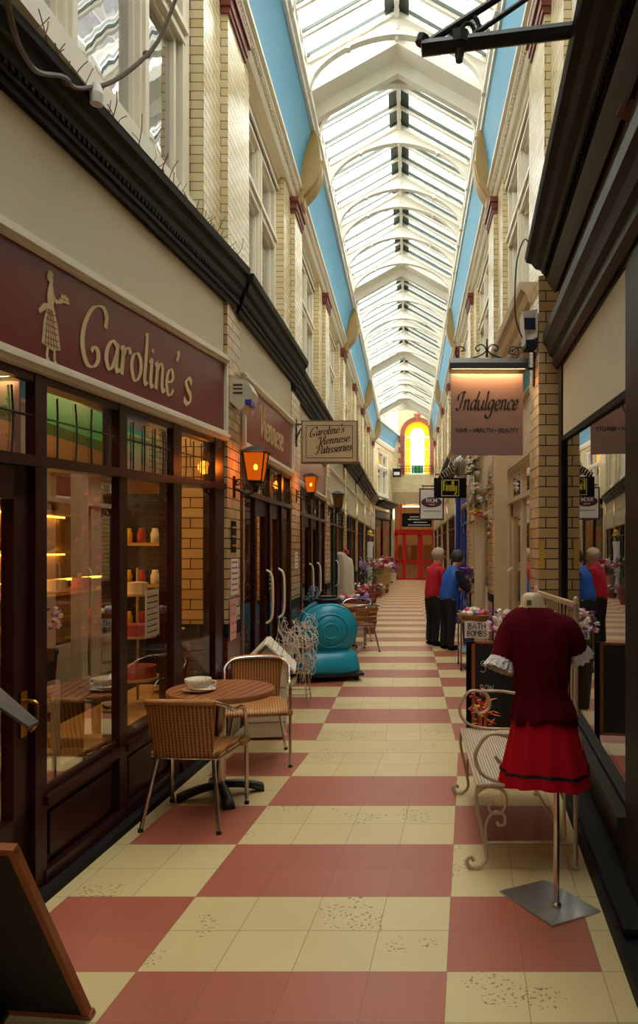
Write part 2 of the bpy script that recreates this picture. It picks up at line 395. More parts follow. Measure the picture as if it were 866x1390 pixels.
GL = {
 'a': (1.0, [[(.75,.85),(.45,1),(.16,.7),(.1,.3),(.3,0),(.55,.15),(.76,.6)], [(.8,1),(.76,.3),(.86,.02),(1.04,.15)]]),
 'r': (.74, [[(.02,.85),(.17,.98),(.2,.7),(.17,0)], [(.18,.6),(.38,.95),(.6,1),(.7,.84)]]),
 'o': (.95, [[(.5,1),(.2,.85),(.1,.45),(.3,.03),(.55,.02),(.8,.35),(.75,.8),(.5,1)]]),
 'l': (.5, [[(.1,1.75),(.22,1.85),(.22,1),(.2,.2),(.3,0),(.46,.12)]]),
 'i': (.5, [[(.05,.85),(.2,1),(.2,.25),(.3,0),(.46,.12)], [(.2,1.3),(.27,1.42)]]),
 'n': (1.0, [[(.02,.85),(.17,1),(.2,.7),(.17,0)], [(.18,.62),(.42,1),(.66,.9),(.68,.25),(.8,0),(.98,.14)]]),
 'e': (.82, [[(.12,.5),(.5,.52),(.68,.75),(.5,1),(.22,.85),(.1,.4),(.28,.02),(.55,.03),(.78,.25)]]),
 "'": (.42, [[(.22,1.85),(.28,1.7),(.14,1.4)]]),
 's': (.75, [[(.66,.86),(.42,1),(.2,.82),(.32,.58),(.58,.4),(.6,.14),(.35,0),(.08,.12)]]),
 'C': (1.5, [[(1.42,1.3),(1.45,1.7),(1.15,1.95),(.6,1.75),(.2,1.1),(.15,.4),(.45,-.12),(.85,-.15),(1.1,.1),(1.05,.42),(.82,.5),(.68,.32)]]),
 'V': (1.2, [[(-.1,1.3),(.05,1.7),(.35,1.7),(.45,1.1),(.52,.4),(.62,0)], [(.62,0),(.95,.8),(1.1,1.5),(1.3,1.8),(1.45,1.65)]]),
 'P': (1.25, [[(.6,1.75),(.52,.9),(.4,.15),(.15,0),(-.05,.15)], [(-.05,1.25),(.2,1.65),(.8,1.85),(1.25,1.55),(1.1,1.05),(.6,.85)]]),
 't': (.56, [[(.26,1.5),(.22,.3),(.32,0),(.52,.12)], [(.02,1),(.5,1.02)]]),
 'd': (1.02, [[(.75,.85),(.45,1),(.16,.7),(.1,.3),(.3,0),(.55,.15),(.76,.6)], [(.95,1.9),(.8,1.0),(.76,.3),(.86,.02),(1.02,.15)]]),
 'u': (1.0, [[(.1,1),(.12,.35),(.28,0),(.52,.1),(.74,.55)], [(.8,1),(.74,.3),(.84,0),(1,.14)]]),
 'g': (.98, [[(.75,.85),(.45,1),(.16,.7),(.1,.3),(.3,0),(.55,.15),(.78,.7)], [(.82,1),(.74,.1),(.55,-.7),(.2,-.85),(-.1,-.6),(.05,-.4)]]),
 'c': (.74, [[(.7,.8),(.48,1),(.16,.75),(.1,.3),(.32,0),(.7,.2)]]),
 'I': (.85, [[(-.1,.9),(-.05,1.5),(.4,1.8),(.85,1.8)], [(.6,1.8),(.5,.9),(.35,.1),(.1,-.05),(-.1,.15)]]),
 'F': (1.0, [[(.2,1.8),(.2,0)], [(.05,1.75),(.95,1.8)], [(.2,1.0),(.75,1.02)]]),
 'f': (.6, [[(.62,1.7),(.4,1.85),(.25,1.4),(.22,0)], [(.02,1),(.52,1)]]),
 'y': (.9, [[(.1,1),(.16,.4),(.35,.25),(.7,.55)], [(.76,1),(.68,-.2),(.4,-.7),(.05,-.5)]]),
 'w': (1.2, [[(.1,1),(.25,0),(.55,.8),(.8,0),(1.1,1)]]),
 'B': (1.0, [[(.15,1.6),(.15,0)], [(.15,1.6),(.7,1.45),(.65,1.0),(.2,.85)], [(.2,.85),(.85,.7),(.8,.1),(.15,0)]]),
 'A': (1.05, [[(.05,0),(.5,1.6),(.95,0)], [(.25,.6),(.75,.6)]]),
 'T': (.95, [[(.05,1.55),(.9,1.6)], [(.48,1.6),(.48,0)]]),
 'H': (1.0, [[(.12,1.6),(.12,0)], [(.85,1.6),(.85,0)], [(.12,.8),(.85,.85)]]),
 'O': (1.1, [[(.5,1.6),(.1,1.2),(.1,.4),(.5,0),(.95,.4),(.95,1.2),(.5,1.6)]]),
 'M': (1.2, [[(.1,0),(.15,1.6)], [(.15,1.6),(.6,.5),(1.0,1.6)], [(1.0,1.6),(1.05,0)]]),
 'S': (.95, [[(.85,1.4),(.5,1.6),(.15,1.3),(.3,.95),(.75,.75),(.85,.3),(.5,0),(.1,.15)]]),
 'R': (1.0, [[(.15,1.6),(.15,0)], [(.15,1.6),(.75,1.4),(.7,.95),(.2,.8)], [(.4,.8),(.9,0)]]),
 'E': (.9, [[(.8,1.6),(.15,1.6),(.15,0),(.8,0)], [(.15,.85),(.65,.85)]]),
 'G': (1.1, [[(.9,1.35),(.5,1.6),(.1,1.1),(.1,.4),(.5,0),(.95,.2),(.95,.75),(.6,.75)]]),
 ' ': (.55, []),
}
def script(bm, mp, text, u0, v0, size, width=None, slant=.0, wmin=.05, wmax=.2, nib=35, rise=0.0, t=.004, sharp=False):
    tot = sum(GL[c][0] for c in text); kx = (width / (tot*size)) if width else 1.0
    u = 0; nb = R(nib)
    for c in text:
        adv, st = GL[c]
        for s in st:
            P = [((u + x + slant*y)*size*kx, y*size + (u+x)*size*kx*rise) for x, y in s]
            P = [(u0+a, v0+b) for a, b in P]
            if len(P) > 2 and not sharp: P = [tuple(p)[:2] for p in catmull([(a, b, 0) for a, b in P], 7)]
            def wf(d, f):
                an = math.atan2(d.y, d.x)
                return size*(wmin + wmax*abs(math.sin(an-nb)))
            ribbon(bm, mp, P, wf, t)
        u += adv
def fonttext(bm, mp, text, u0, v0, size, align='LEFT', t=.003, sx=1.0):
    cu = bpy.data.curves.new('tmp', 'FONT'); cu.body = text; cu.size = size; cu.extrude = t*.5; cu.align_x = align; cu.offset = size*.012
    ob = bpy.data.objects.new('tmp', cu); me = bpy.data.meshes.new_from_object(ob)
    vs = [bm.verts.new(mp(u0 + v.co.x*sx, v0 + v.co.y, v.co.z + t*.5)) for v in me.vertices]
    for p in me.polygons:
        try: bm.faces.new([vs[i] for i in p.vertices])
        except ValueError: pass
    bpy.data.objects.remove(ob); bpy.data.curves.remove(cu); bpy.data.meshes.remove(me)

# ------------------------------------------------------------------ facade frame
class Fac:
    """a wall line in plan from P0 (near) to P1 (far); d runs out into the arcade"""
    def __init__(s, P0, P1, side, href=None, hnear=None):
        s.P0 = Vector(P0); s.P1 = Vector(P1); s.L = (s.P1-s.P0).length; s.t = (s.P1-s.P0)/s.L
        s.n = Vector((s.t.y, -s.t.x)) * (1 if side == 'L' else -1)
        s.side = side; s.href = href; s.hnear = hnear
    def hm(s, h, f):
        if not s.href: return h
        R_, N_ = s.href, s.hnear
        for i in range(len(R_)-1):
            if h <= R_[i+1] or i == len(R_)-2:
                k = (h-R_[i])/(R_[i+1]-R_[i]); hn = N_[i]+(N_[i+1]-N_[i])*k; break
        return hn + (h-hn)*f
    def y(s, Y): return (Y-s.P0.y)/s.t.y            # arc length at depth Y
    def pt(s, a, h, d):
        f = a/s.L; p = s.P0 + s.t*a + s.n*d
        return Vector((p.x, p.y, s.hm(h, s.fref(a))))
    def fref(s, a): return a/s.L
    def box(s, bm, a0, a1, h0, h1, d0, d1):
        hexa(bm, [s.pt(a0, h0, d0), s.pt(a1, h0, d0), s.pt(a1, h0, d1), s.pt(a0, h0, d1),
                  s.pt(a0, h1, d0), s.pt(a1, h1, d0), s.pt(a1, h1, d1), s.pt(a0, h1, d1)])
    def prof(s, bm, a0, a1, poly):                   # poly of (h, d)
        prism(bm, poly, lambda h, d: s.pt(a0, h, d), lambda h, d: s.pt(a1, h, d))
    def quad(s, bm, a0, a1, h0, h1, d):
        bm.faces.new([bm.verts.new(s.pt(*q)) for q in ((a0, h0, d), (a1, h0, d), (a1, h1, d), (a0, h1, d))])
CORN = [(0, 0), (.0, .04), (.05, .05), (.05, .07), (.11, .07), (.12, .09), (.17, .10), (.2, .13), (.27, .15), (.30, .18), (.36, .19), (.36, 0)]
def cornice_profile(h0, h1, dmax):
    return [(h0 + a/.36*(h1-h0), d/.19*dmax - (.02 if d == 0 else 0)) for a, d in CORN]

def mathutils_rot(v, deg): return Matrix.Rotation(R(-deg), 4, 'Y') @ v
M['stain_g2'] = mat('green_chalk_writing', (40, 130, 70), .9)
M['stone2'] = mat('grey_pot', (110, 104, 92), .7)
M['ironcream2'] = mat('cream_drape_cloth', (206, 192, 162), .8)
M['glassy'] = glassmat('clear_vase_glass', (235, 245, 240), .15)
M['stripglow'] = mat('lit_strip', (255, 200, 90), .4, emit=(255, 180, 60), es=9)
M['bluepot'] = mat('blue_pot', (40, 70, 130), .4)
# ================================================================== SETTING
# floor and ground
struct('floor', bx(-5, 5, -4, 40, -.2, 0), M['floor'])

XC = -.16                      # roof centre line
PIERS = [7.02 + 3.98*k for k in range(8)]      # upper pier centres
UL = dict(wall=-1.864, A=-1.763, B=-1.694, side='L', s=1)
UR = dict(wall=1.40, A=1.34, B=1.28, side='R', s=-1)
ZS, ZT = 4.15, 7.0              # storey floor, wall top

def upper_side(U, tagname):
    s = U['s']; w, a, b = U['wall'], U['A'], U['B']
    bm = bmesh.new()
    def bb(x0, x1, y0, y1, z0, z1): box(bm, min(x0, x1), max(x0, x1), y0, y1, z0, z1)
    y_start = 5.9 if s == 1 else -4
    bb(w-s*.25, w-s*.02, y_start, 35.6, 3.7, 4.5)            # breast wall
    bb(w-s*.25, w, y_start, 35.6, 6.72, 7.2)                 # wall over the windows
    for c in ([-.94, 3.04] if s == -1 else []) + PIERS:
        bb(w-s*.3, a, c-.86, c+.9, 3.8, 6.98)
        bb(a, b, c-.3, c+.36, 3.8, 6.82)
    struct('wall_'+tagname, bm, M['brick'])
    # pier capitals
    bm = bmesh.new()
    for c in ([-.94, 3.04] if s == -1 else []) + PIERS:
        for (z0, z1, e) in ((6.70, 6.76, .02), (6.76, 6.86, .035), (6.86, 6.93, .06)):
            bb2(bm, a, b+s*e, c-.3-e, c+.36+e, z0, z1)
    struct('trim_1' if s == 1 else 'trim_2', bm, M['terra'])
    # white cornice under the cove
    bm = bmesh.new()
    y0 = -4
    pr = [(w-s*.1, 6.9), (w+s*.03, 6.9), (w+s*.05, 6.94), (b-s*.03, 6.96), (b+s*.0, 7.0), (b+s*.0, 7.04), (b+s*.05, 7.07), (b+s*.05, 7.11), (b+s*.09, 7.13), (b+s*.09, 7.18), (w-s*.1, 7.18)]
    prism(bm, pr, lambda x, z: Vector((x, y0, z)), lambda x, z: Vector((x, 35.6, z)))
    y = y0
    while y < 35:                                            # dentils
        bb2(bm, b-s*.0, b+s*.035, y, y+.03, 7.035, 7.07); y += .06
    struct('trim_3' if s == 1 else 'trim_4', bm, M['cream'])
    # blue cove
    bm = bmesh.new(); pr = []
    xt = XC - s*1.28
    for k in range(9):
        t = k/8; pr.append((b + s*.05 + (xt - b - s*.05)*(t**1.6), 7.16 + .92*t))
    pr += [(xt-s*.05, 8.12), (b-s*.3, 8.12), (b-s*.3, 7.16)]
    prism(bm, pr, lambda x, z: Vector((x, y0, z)), lambda x, z: Vector((x, 35.6, z)))
    struct('trim_5' if s == 1 else 'trim_6', bm, M['blue'])
    # white gutter beam
    bm = bmesh.new()
    pr = [(xt-s*.04, 8.02), (xt+s*.02, 8.02), (xt+s*.03, 8.06), (xt+s*.07, 8.08), (xt+s*.07, 8.16), (xt-s*.04, 8.16)]
    prism(bm, pr, lambda x, z: Vector((x, y0, z)), lambda x, z: Vector((x, 35.6, z)))
    # clerestory rails and studs over the gutter beam
    bb2(bm, xt-s*.02, xt+s*.03, y0, 36.5, 8.5, 8.62)
    y = y0
    while y < 36.4:
        bb2(bm, xt-s*.02, xt+s*.03, y, y+.09, 8.16, 8.5); y += .4
    bb2(bm, xt-s*.06, xt-s*.02, y0, 36.5, 8.1, 8.62)
    struct('trim_7' if s == 1 else 'trim_8', bm, M['white'])
def bb2(bm, x0, x1, y0, y1, z0, z1): box(bm, min(x0, x1), max(x0, x1), y0, y1, z0, z1)
upper_side(UL, 'left'); upper_side(UR, 'right')

# unseen shell added round the shops to block sky light
bm = bmesh.new()
box(bm, -5.2, -5, -4, 40, 0, 8.2); box(bm, 5, 5.2, -4, 40, 0, 8.2)
box(bm, -5.2, -1.70, -4, 36, 8.12, 8.2); box(bm, 1.3, 5.2, -4, 36, 8.12, 8.2)
box(bm, -5, -1.9, -4, 36, 4.0, 4.1); box(bm, 1.6, 5, -4, 40, 4.0, 4.1)
box(bm, -5.2, 5.2, -4.2, -4, 0, 8.6)
struct('wall_outer', bm, M['dark'])

# ---------------------------------------------------------------- roof
ARCH = []
for q_ in range(-2, 4):
    for o_ in (0, 1.6, 3.2, 3.95, 5.4, 6.9):
        y_ = 11.1 + 7.96*q_ + o_
        if -4 < y_ < 36.6: ARCH.append(y_)
def solid_bay(y0): return abs(((y0-11.1) % 7.96) - 6.9) < .05
def rafter_z(x): return 9.24 - abs(x-XC)*.56
bm = bmesh.new()
for s in (-1, 1):
    P = [(XC+s*.0, -4, 9.24), (XC+s*1.24, -4, 8.57), (XC+s*1.24, 36.5, 8.57), (XC, 36.5, 9.24)]
    bm.faces.new([bm.verts.new((p[0], p[1], p[2]+.05)) for p in P])
struct('ceiling', bm, M['glass_roof'])
bm = bmesh.new(); bmd = bmesh.new()
# ridge beam and the leaded strips beside it
box(bm, XC-.03, XC+.03, -4, 36.5, 9.10, 9.3)
for s in (-1, 1):
    a, b_ = XC+s*.035, XC+s*.17
    hexa(bmd, [(a, -4, rafter_z(a)+.02), (b_, -4, rafter_z(b_)+.02), (b_, 36.5, rafter_z(b_)+.02), (a, 36.5, rafter_z(a)+.02),
              (a, -4, rafter_z(a)+.06), (b_, -4, rafter_z(b_)+.06), (b_, 36.5, rafter_z(b_)+.06), (a, 36.5, rafter_z(a)+.06)])
for k, y0 in enumerate(ARCH[:-1]):
    wid = ARCH[k+1]-y0; nb_ = 1 if wid < 1 else 2; step = wid/(nb_+1)
    for j in range(1, nb_+1):
        if solid_bay(y0): continue
        y = y0 + j*step
        for s in (-1, 1):
            a, b_ = XC+s*.03, XC+s*1.26
            w = .026
            for e_ in (-1, 1):
                hexa(bmd, [(a, y+e_*(w+.005)-.005, rafter_z(a)+.0), (b_, y+e_*(w+.005)-.005, rafter_z(b_)+.0), (b_, y+e_*(w+.005)+.005, rafter_z(b_)+.0), (a, y+e_*(w+.005)+.005, rafter_z(a)+.0),
                      (a, y+e_*(w+.005)-.005, rafter_z(a)+.05), (b_, y+e_*(w+.005)-.005, rafter_z(b_)+.05), (b_, y+e_*(w+.005)+.005, rafter_z(b_)+.05), (a, y+e_*(w+.005)+.005, rafter_z(a)+.05)])
            hexa(bm, [(a, y-w, rafter_z(a)-.05), (b_, y-w, rafter_z(b_)-.05), (b_, y+w, rafter_z(b_)-.05), (a, y+w, rafter_z(a)-.05),
                      (a, y-w, rafter_z(a)+.07), (b_, y-w, rafter_z(b_)+.07), (b_, y+w, rafter_z(b_)+.07), (a, y+w, rafter_z(a)+.07)])
    for s in (-1, 1):              # flashing where the glass meets each truss
        for y in (y0+.07, ARCH[k+1]-.07):
            a, b_ = XC+s*.03, XC+s*1.26
            hexa(bmd, [(a, y-.008, rafter_z(a)), (b_, y-.008, rafter_z(b_)), (b_, y+.008, rafter_z(b_)), (a, y+.008, rafter_z(a)), (a, y-.008, rafter_z(a)+.05), (b_, y-.008, rafter_z(b_)+.05), (b_, y+.008, rafter_z(b_)+.05), (a, y+.008, rafter_z(a)+.05)])
    if solid_bay(y0):          # closed bay between a pair of trusses
        for s in (-1, 1):           # deep chevron girder between the paired trusses
            a, b_ = XC, XC+s*1.26
            for (ya, yb, d0, d1) in ((y0+.42, ARCH[k+1]-.02, .0, .16), (y0+.78, y0+.9, .16, .36)):
                hexa(bm, [(a, ya, rafter_z(a)-d1), (b_, ya, rafter_z(b_)-d1), (b_, yb, rafter_z(b_)-d1), (a, yb, rafter_z(a)-d1),
                      (a, ya, rafter_z(a)-d0+.02), (b_, ya, rafter_z(b_)-d0+.02), (b_, yb, rafter_z(b_)-d0+.02), (a, yb, rafter_z(a)-d0+.02)])
struct('trim_9', bm, M['white']); struct('trim_10', bmd, mat('leaded_ridge_strip', (86, 98, 88), .6))

def arch_mesh():
    bm = bmesh.new(); n = 28; t = .035
    F0 = []; 
    for i in range(n+1):
        u = -1 + 2*i/n; x = u*1.24
        zo = 9.24 - abs(x)*.56 - .01
        zi = 8.0 + .88*math.sqrt(max(0, 1-abs(u*.99)**1.7)); zi = min(zi, zo-.07)
        F0.append((x, zo, zi))
    V = [[(bm.verts.new((x, y, zo)), bm.verts.new((x, y, zi))) for x, zo, zi in F0] for y in (-t, t)]
    for i in range(n):
        for r in (0, 1):
            a, b_ = V[r][i], V[r][i+1]; bm.faces.new((a[0], b_[0], b_[1], a[1]))
        bm.faces.new((V[0][i][0], V[0][i+1][0], V[1][i+1][0], V[1][i][0]))
        bm.faces.new((V[0][i][1], V[0][i+1][1], V[1][i+1][1], V[1][i][1]))
    bm.faces.new((V[0][0][0], V[0][0][1], V[1][0][1], V[1][0][0])); bm.faces.new((V[0][-1][0], V[0][-1][1], V[1][-1][1], V[1][-1][0]))
    # flange along the soffit
    for i in range(n):
        x, _, z = F0[i]; x2, _, z2 = F0[i+1]; f = .06
        hexa(bm, [(x, -f, z-.012), (x2, -f, z2-.012), (x2, f, z2-.012), (x, f, z-.012), (x, -f, z+.01), (x2, -f, z2+.01), (x2, f, z2+.01), (x, f, z+.01)])
    for s in (-1, 1):
        hexa(bm, [(0, -.07, 9.15), (s*1.24, -.07, 8.455), (s*1.24, .07, 8.455), (0, .07, 9.15), (0, -.07, 9.20), (s*1.24, -.07, 8.505), (s*1.24, .07, 8.505), (0, .07, 9.20)])
    for s in (-1, 1):              # feet running down to the gutter
        box(bm, s*1.24-.05, s*1.24+.03, -.05, .05, 8.06, 8.6)
    return bm
proto = None
for k, y in enumerate(ARCH):
    if proto is None:
        r = thing('roof_truss', 'white arched iron roof truss spanning under the glass roof', 'roof truss', (XC, y, 0), group='white arched trusses along the glass roof')
        link('arch_plate', arch_mesh(), M['white'], r)
        for x in (-.68, .68):
            bm = bmesh.new(); tube(bm, [(x, -.06, 8.71), (x, .06, 8.71)], .035, 12); link('boss', bm, M['white'], r)
        bm = bmesh.new(); lathe(bm, [(0, -.13), (.025, -.11), (.035, -.07), (.02, -.04), (.05, 0), (.05, .06), (0, .07)], 0, 0, 8.96, 10); link('pendant', bm, M['white'], r)
        proto = r
    else: clone(proto, (XC, y, 0), 0)

# corbels: big scrolled brackets from the pier heads to the roof
def corbel(c, U, first=[None, None]):
    s = U['s']; x0 = U['B'] - s*.01; xt = XC - s*1.28 + s*.06
    dx = abs(xt-x0)
    r = thing('corbel', 'x', 'corbel', (x0, c+.03, 6.93), 0)
    bm = bmesh.new()
    pr = [(-.15, 0), (.07, 0), (.10, .1), (.18, .2), (.28, .34), (.34, .5), (.345, .62), (.33, .66), (.345, .7), (.33, .84), (.30, 1.0), (.24, 1.13), (.1, 1.15), (-.15, 1.15)]
    k = dx/.30
    pr = [(p*k if p > 0 else p, z) for p, z in pr]
    lo = bmesh.new()
    def mk(bm, pr, hw, z0=0):
        sm = catmull([(p, z, 0) for p, z in pr], 3, True); pp = [(v.x, v.y) for v in sm]
        prism(bm, pp, lambda p, z: Vector((s*p, -hw, z)), lambda p, z: Vector((s*p, hw, z)))
    mk(bm, pr, .2)
    link('scroll', bm, M['tan'], r)
    bm = bmesh.new(); mk(bm, [(p*1.0+.012 if p > .05 else p, z) for p, z in pr if z < .68], .12); link('leaf_tongue', bm, M['tan'], r)
    return r
CL = []
names = ['nearest', 'second', 'third', 'fourth']
for k in (0, 1, 2, 3):
    c = PIERS[1+2*k]
    for U, sd in ((UL, 'left'), (UR, 'right')):
        r = corbel(c, U); r['label'] = 'tan scrolled corbel against the blue cove, %s along the %s wall' % (['the biggest and nearest', 'second', 'third', 'last and smallest'][k], sd)
        r['group'] = 'tan scrolled corbels under the roof'

# ---------------------------------------------------------------- upper windows
wn = [0]
def upper_window(F, a0, a1, z0, z1, lights=3, deep=.0):
    """timber window filling a bay: F facade line at the wall face"""
    wn[0] += 1; nm = 'window_%d' % wn[0]
    r = bpy.data.objects.new(nm, None); C.objects.link(r); r['kind'] = 'structure'
    bm = bmesh.new()
    F.box(bm, a0, a1, z0-.16, z0, -.14, .05)                   # sill
    F.box(bm, a0, a1, z1, z1+.10, -.14, .0); F.box(bm, a0, a1, z1+.08, z1+.12, -.14, .03)
    tz = z0 + (z1-z0)*.62
    for a, b_ in ((a0, a0+.14), (a1-.14, a1)):
        F.box(bm, a, b_, z0, z1, -.14, -.01); 
    F.box(bm, a0+.10, a1-.10, tz, tz+.14, -.14, .0); F.box(bm, a0+.1, a1-.1, tz+.08, tz+.13, -.1, .03)
    W = (a1-a0-.28); cuts = [a0+.14+W*f for f in ([.3, .7] if lights == 3 else [.5])]
    for c in cuts:
        F.box(bm, c-.07, c+.07, z0, z1, -.14, -.01); F.box(bm, c-.03, c+.03, z0, z1, -.05, .015)
    edges = [a0+.14] + cuts + [a1-.14]
    for e0, e1 in zip(edges, edges[1:]):
        i0, i1 = e0+.05, e1-.05
        for q0, q1 in ((z0, tz), (tz+.14, z1)):
            for a, b_, h0, h1 in ((i0, i0+.045, q0, q1), (i1-.045, i1, q0, q1), (i0, i1, q0, q0+.06), (i0, i1, q1-.05, q1)):
                F.box(bm, a, b_, h0, h1, -.12, -.05)
    f = link('window_frame', bm, M['cream'], r)
    bm = bmesh.new(); F.quad(bm, a0+.1, a1-.1, z0, z1, -.085)
    link('window_pane', bm, M['glass_up'], r)
    bm = bmesh.new(); F.box(bm, a0, a1, z0, z1, -.9, -.88); F.box(bm, a0, a1, z0-.2, z0-.18, -.9, -.14)
    link('blind_behind', bm, M['creamwall'], r)
    return r
FLU = Fac((-1.864-.065*4.95, 1.2), (-1.864, 6.15), 'L')
# slanted near-left upper wall, with two windows
def fy(F, Y): return F.y(Y)
upper_window(FLU, fy(FLU, 3.35), fy(FLU, 6.12), 4.62, 6.7, 3)
upper_window(FLU, fy(FLU, 1.25), fy(FLU, 3.3), 4.62, 6.7, 2)
bm = bmesh.new(); FLU.box(bm, 0, FLU.L, 3.8, 4.46, -.3, -.02); FLU.box(bm, 0, FLU.L, 6.82, 7.2, -.3, 0)
box(bm, -2.5, -2.2, -4, 1.25, 0, 7.2)
struct('wall_left_near', bm, M['brick'])
FUL = Fac((-1.864, 0), (-1.864, 36), 'L'); FUR = Fac((1.40, 0), (1.40, 36), 'R')
for k, c in enumerate(PIERS[:-1]):
    upper_window(FUL, c+.9, PIERS[k+1]-.86, 4.62, 6.68, 2)
    upper_window(FUR, c+.9, PIERS[k+1]-.86, 4.62, 6.68, 2)
upper_window(FUR, 3.94, 6.16, 4.62, 6.68, 2)

# ---------------------------------------------------------------- lower side walls: brick piers between shops
SPL = [(9.15, 9.85), (13.7, 14.3), (17.6, 18.2), (21.6, 22.2), (25.5, 26.1), (29.4, 30), (33.2, 33.9)]
SPR = [(6.1, 6.55), (10.35, 10.95), (14.3, 14.9), (18.2, 18.8), (22.1, 22.7), (26, 26.6), (30, 30.6), (34, 34.6)]
bm = bmesh.new(); bmt = bmesh.new(); bmd = bmesh.new()
def pier(x0, x1, y0, y1, z=3.85):
    bb2(bm, x0, x1, y0, y1, 1.02, z); bb2(bmt, x0, x1+ (.002 if x1 < 0 else -.002), y0, y1, 0, .9); bb2(bmd, x0, x1, y0, y1, .9, 1.02)
pier(-2.1, -1.56, 6.17, 6.64, 4.0)
for i, (a, b_) in enumerate(SPL): pier(-2.1, -1.49 if i == 0 else -1.56, a, b_, 3.7)
struct('wall_left_piers', bm, M['brick_low']); struct('baseboard_left', bmt, M['tile_red']); struct('trim_11', bmd, M['slate'])
bm = bmesh.new(); bmt = bmesh.new(); bmd = bmesh.new()
pier(1.7, 1.115, 6.1, 6.55, 4.0)
for a, b_ in SPR[1:]: pier(1.7, 1.22, a, b_, 3.7)
struct('wall_right_piers', bm, M['brick_low']); struct('baseboard_right', bmt, M['tile_red']); struct('trim_12', bmd, M['slate'])

# ---------------------------------------------------------------- end wall
bm = bmesh.new()
YE = 40.0
wx, ww, wz0, wz1 = .52, .72, 5.92, 8.87
def ring_arch(hw, z0, spring, n=20):
    return [(-hw, z0)] + [(-hw*math.cos(math.pi*i/n), spring + hw*math.sin(math.pi*i/n)) for i in range(n+1)] + [(hw, z0)]
# wall built round the opening
sp = wz1-ww
box(bm, -3, wx-ww, YE, YE+.4, 4.9, 10.6); box(bm, wx+ww, 4, YE, YE+.4, 4.9, 10.6); box(bm, wx-ww, wx+ww, YE, YE+.4, 4.9, wz0)
n = 20; ar = [(wx-ww*math.cos(math.pi*i/n), sp+ww*math.sin(math.pi*i/n)) for i in range(n+1)]
for (x, z), (x2, z2) in zip(ar, ar[1:]):
    hexa(bm, [(x, YE, z), (x2, YE, z2), (x2, YE+.4, z2), (x, YE+.4, z), (x, YE, 10.6), (x2, YE, 10.6), (x2, YE+.4, 10.6), (x, YE+.4, 10.6)])
box(bm, -3, -.80, YE, YE+.4, 0, 4.9); box(bm, 1.45, 4, YE, YE+.4, 0, 4.9)
struct('wall_far', bm, M['brick'])
bm = bmesh.new(); box(bm, -.8, 1.45, YE-.12, YE+.4, 4.25, 4.9); struct('trim_13', bm, mat('shaded_cream_lintel', (172, 150, 104), .6))  # lintel over the doors, in a darker cream than the joinery
# terracotta surround with keystone
bm = bmesh.new(); wo = ww+.24
for hw in (0,):
    ao = [(wx-wo*math.cos(math.pi*i/n), sp+wo*math.sin(math.pi*i/n)) for i in range(n+1)]
    for i in range(n):
        (x, z), (x2, z2), (X1, Z1), (X2, Z2) = ar[i], ar[i+1], ao[i], ao[i+1]
        hexa(bm, [(x, YE-.06, z), (x2, YE-.06, z2), (x2, YE+.1, z2), (x, YE+.1, z), (X1, YE-.06, Z1), (X2, YE-.06, Z2), (X2, YE+.1, Z2), (X1, YE+.1, Z1)])
for s in (-1, 1):
    z = wz0
    k = 0
    while z < sp-.01:
        e = .34 if k % 2 == 0 else .22
        bb2(bm, wx+s*ww, wx+s*(ww+e), YE-.06, YE+.1, z, min(z+.3, sp)); z += .3; k += 1
hexa(bm, [(wx-.1, YE-.12, wz1), (wx+.1, YE-.12, wz1), (wx+.1, YE, wz1), (wx-.1, YE, wz1), (wx-.2, YE-.12, wz1+.42), (wx+.2, YE-.12, wz1+.42), (wx+.2, YE, wz1+.42), (wx-.2, YE, wz1+.42)])
struct('trim_14', bm, M['terra_brick'])
r = bpy.data.objects.new('window_end', None); C.objects.link(r); r.name = 'window_%d' % (wn[0]+1); wn[0] += 1; r['kind'] = 'structure'
def archpanel(hw0, hw1, z0, y):
    bm = bmesh.new(); a = [(wx-hw0, z0)]+[(wx-hw0*math.cos(math.pi*i/n), sp+hw0*math.sin(math.pi*i/n)) for i in range(n+1)]+[(wx+hw0, z0)]
    b = [(wx-hw1, z0)]+[(wx-hw1*math.cos(math.pi*i/n), sp+hw1*math.sin(math.pi*i/n)) for i in range(n+1)]+[(wx+hw1, z0)]
    for i in range(len(a)-1):
        bm.faces.new([bm.verts.new(p) for p in ((a[i][0], y, a[i][1]), (a[i+1][0], y, a[i+1][1]), (b[i+1][0], y, b[i+1][1]), (b[i][0], y, b[i][1]))])
    return bm
link('amber_border_glass', archpanel(ww, ww*.55, wz0, YE+.15), M['stain_amber'], r)
bm = bmesh.new(); hw = ww*.55
for i in range(n):
    x0 = wx-hw*math.cos(math.pi*i/n); x1 = wx-hw*math.cos(math.pi*(i+1)/n); zt0 = sp+hw*math.sin(math.pi*i/n); zt1 = sp+hw*math.sin(math.pi*(i+1)/n)
    bm.faces.new([bm.verts.new(p) for p in ((x0, YE+.15, wz0), (x1, YE+.15, wz0), (x1, YE+.15, zt1), (x0, YE+.15, zt0))])
link('frosted_middle_glass', bm, M['stain_white'], r)
bm = bmesh.new(); box(bm, wx-hw*.8, wx+hw*.8, YE+.13, YE+.14, wz0+.05, wz0+.5); link('green_panel', bm, M['stain_green'], r)
bm = bmesh.new()
for s in (-1, 1): box(bm, wx+s*hw-.02, wx+s*hw+.02, YE+.1, YE+.14, wz0, sp)
box(bm, wx-ww, wx+ww, YE+.06, YE+.14, 7.95, 8.05)
for z in (6.7, 7.3): box(bm, wx-ww, wx+ww, YE+.1, YE+.14, z, z+.03)
for x in (-.2, 0, .2): box(bm, wx+x-.01, wx+x+.01, YE+.11, YE+.14, wz0, sp+.3)
box(bm, wx-ww, wx-ww+.05, YE+.06, YE+.14, wz0, sp); box(bm, wx+ww-.05, wx+ww, YE+.06, YE+.14, wz0, sp)
link('window_bars', bm, M['white'], r)
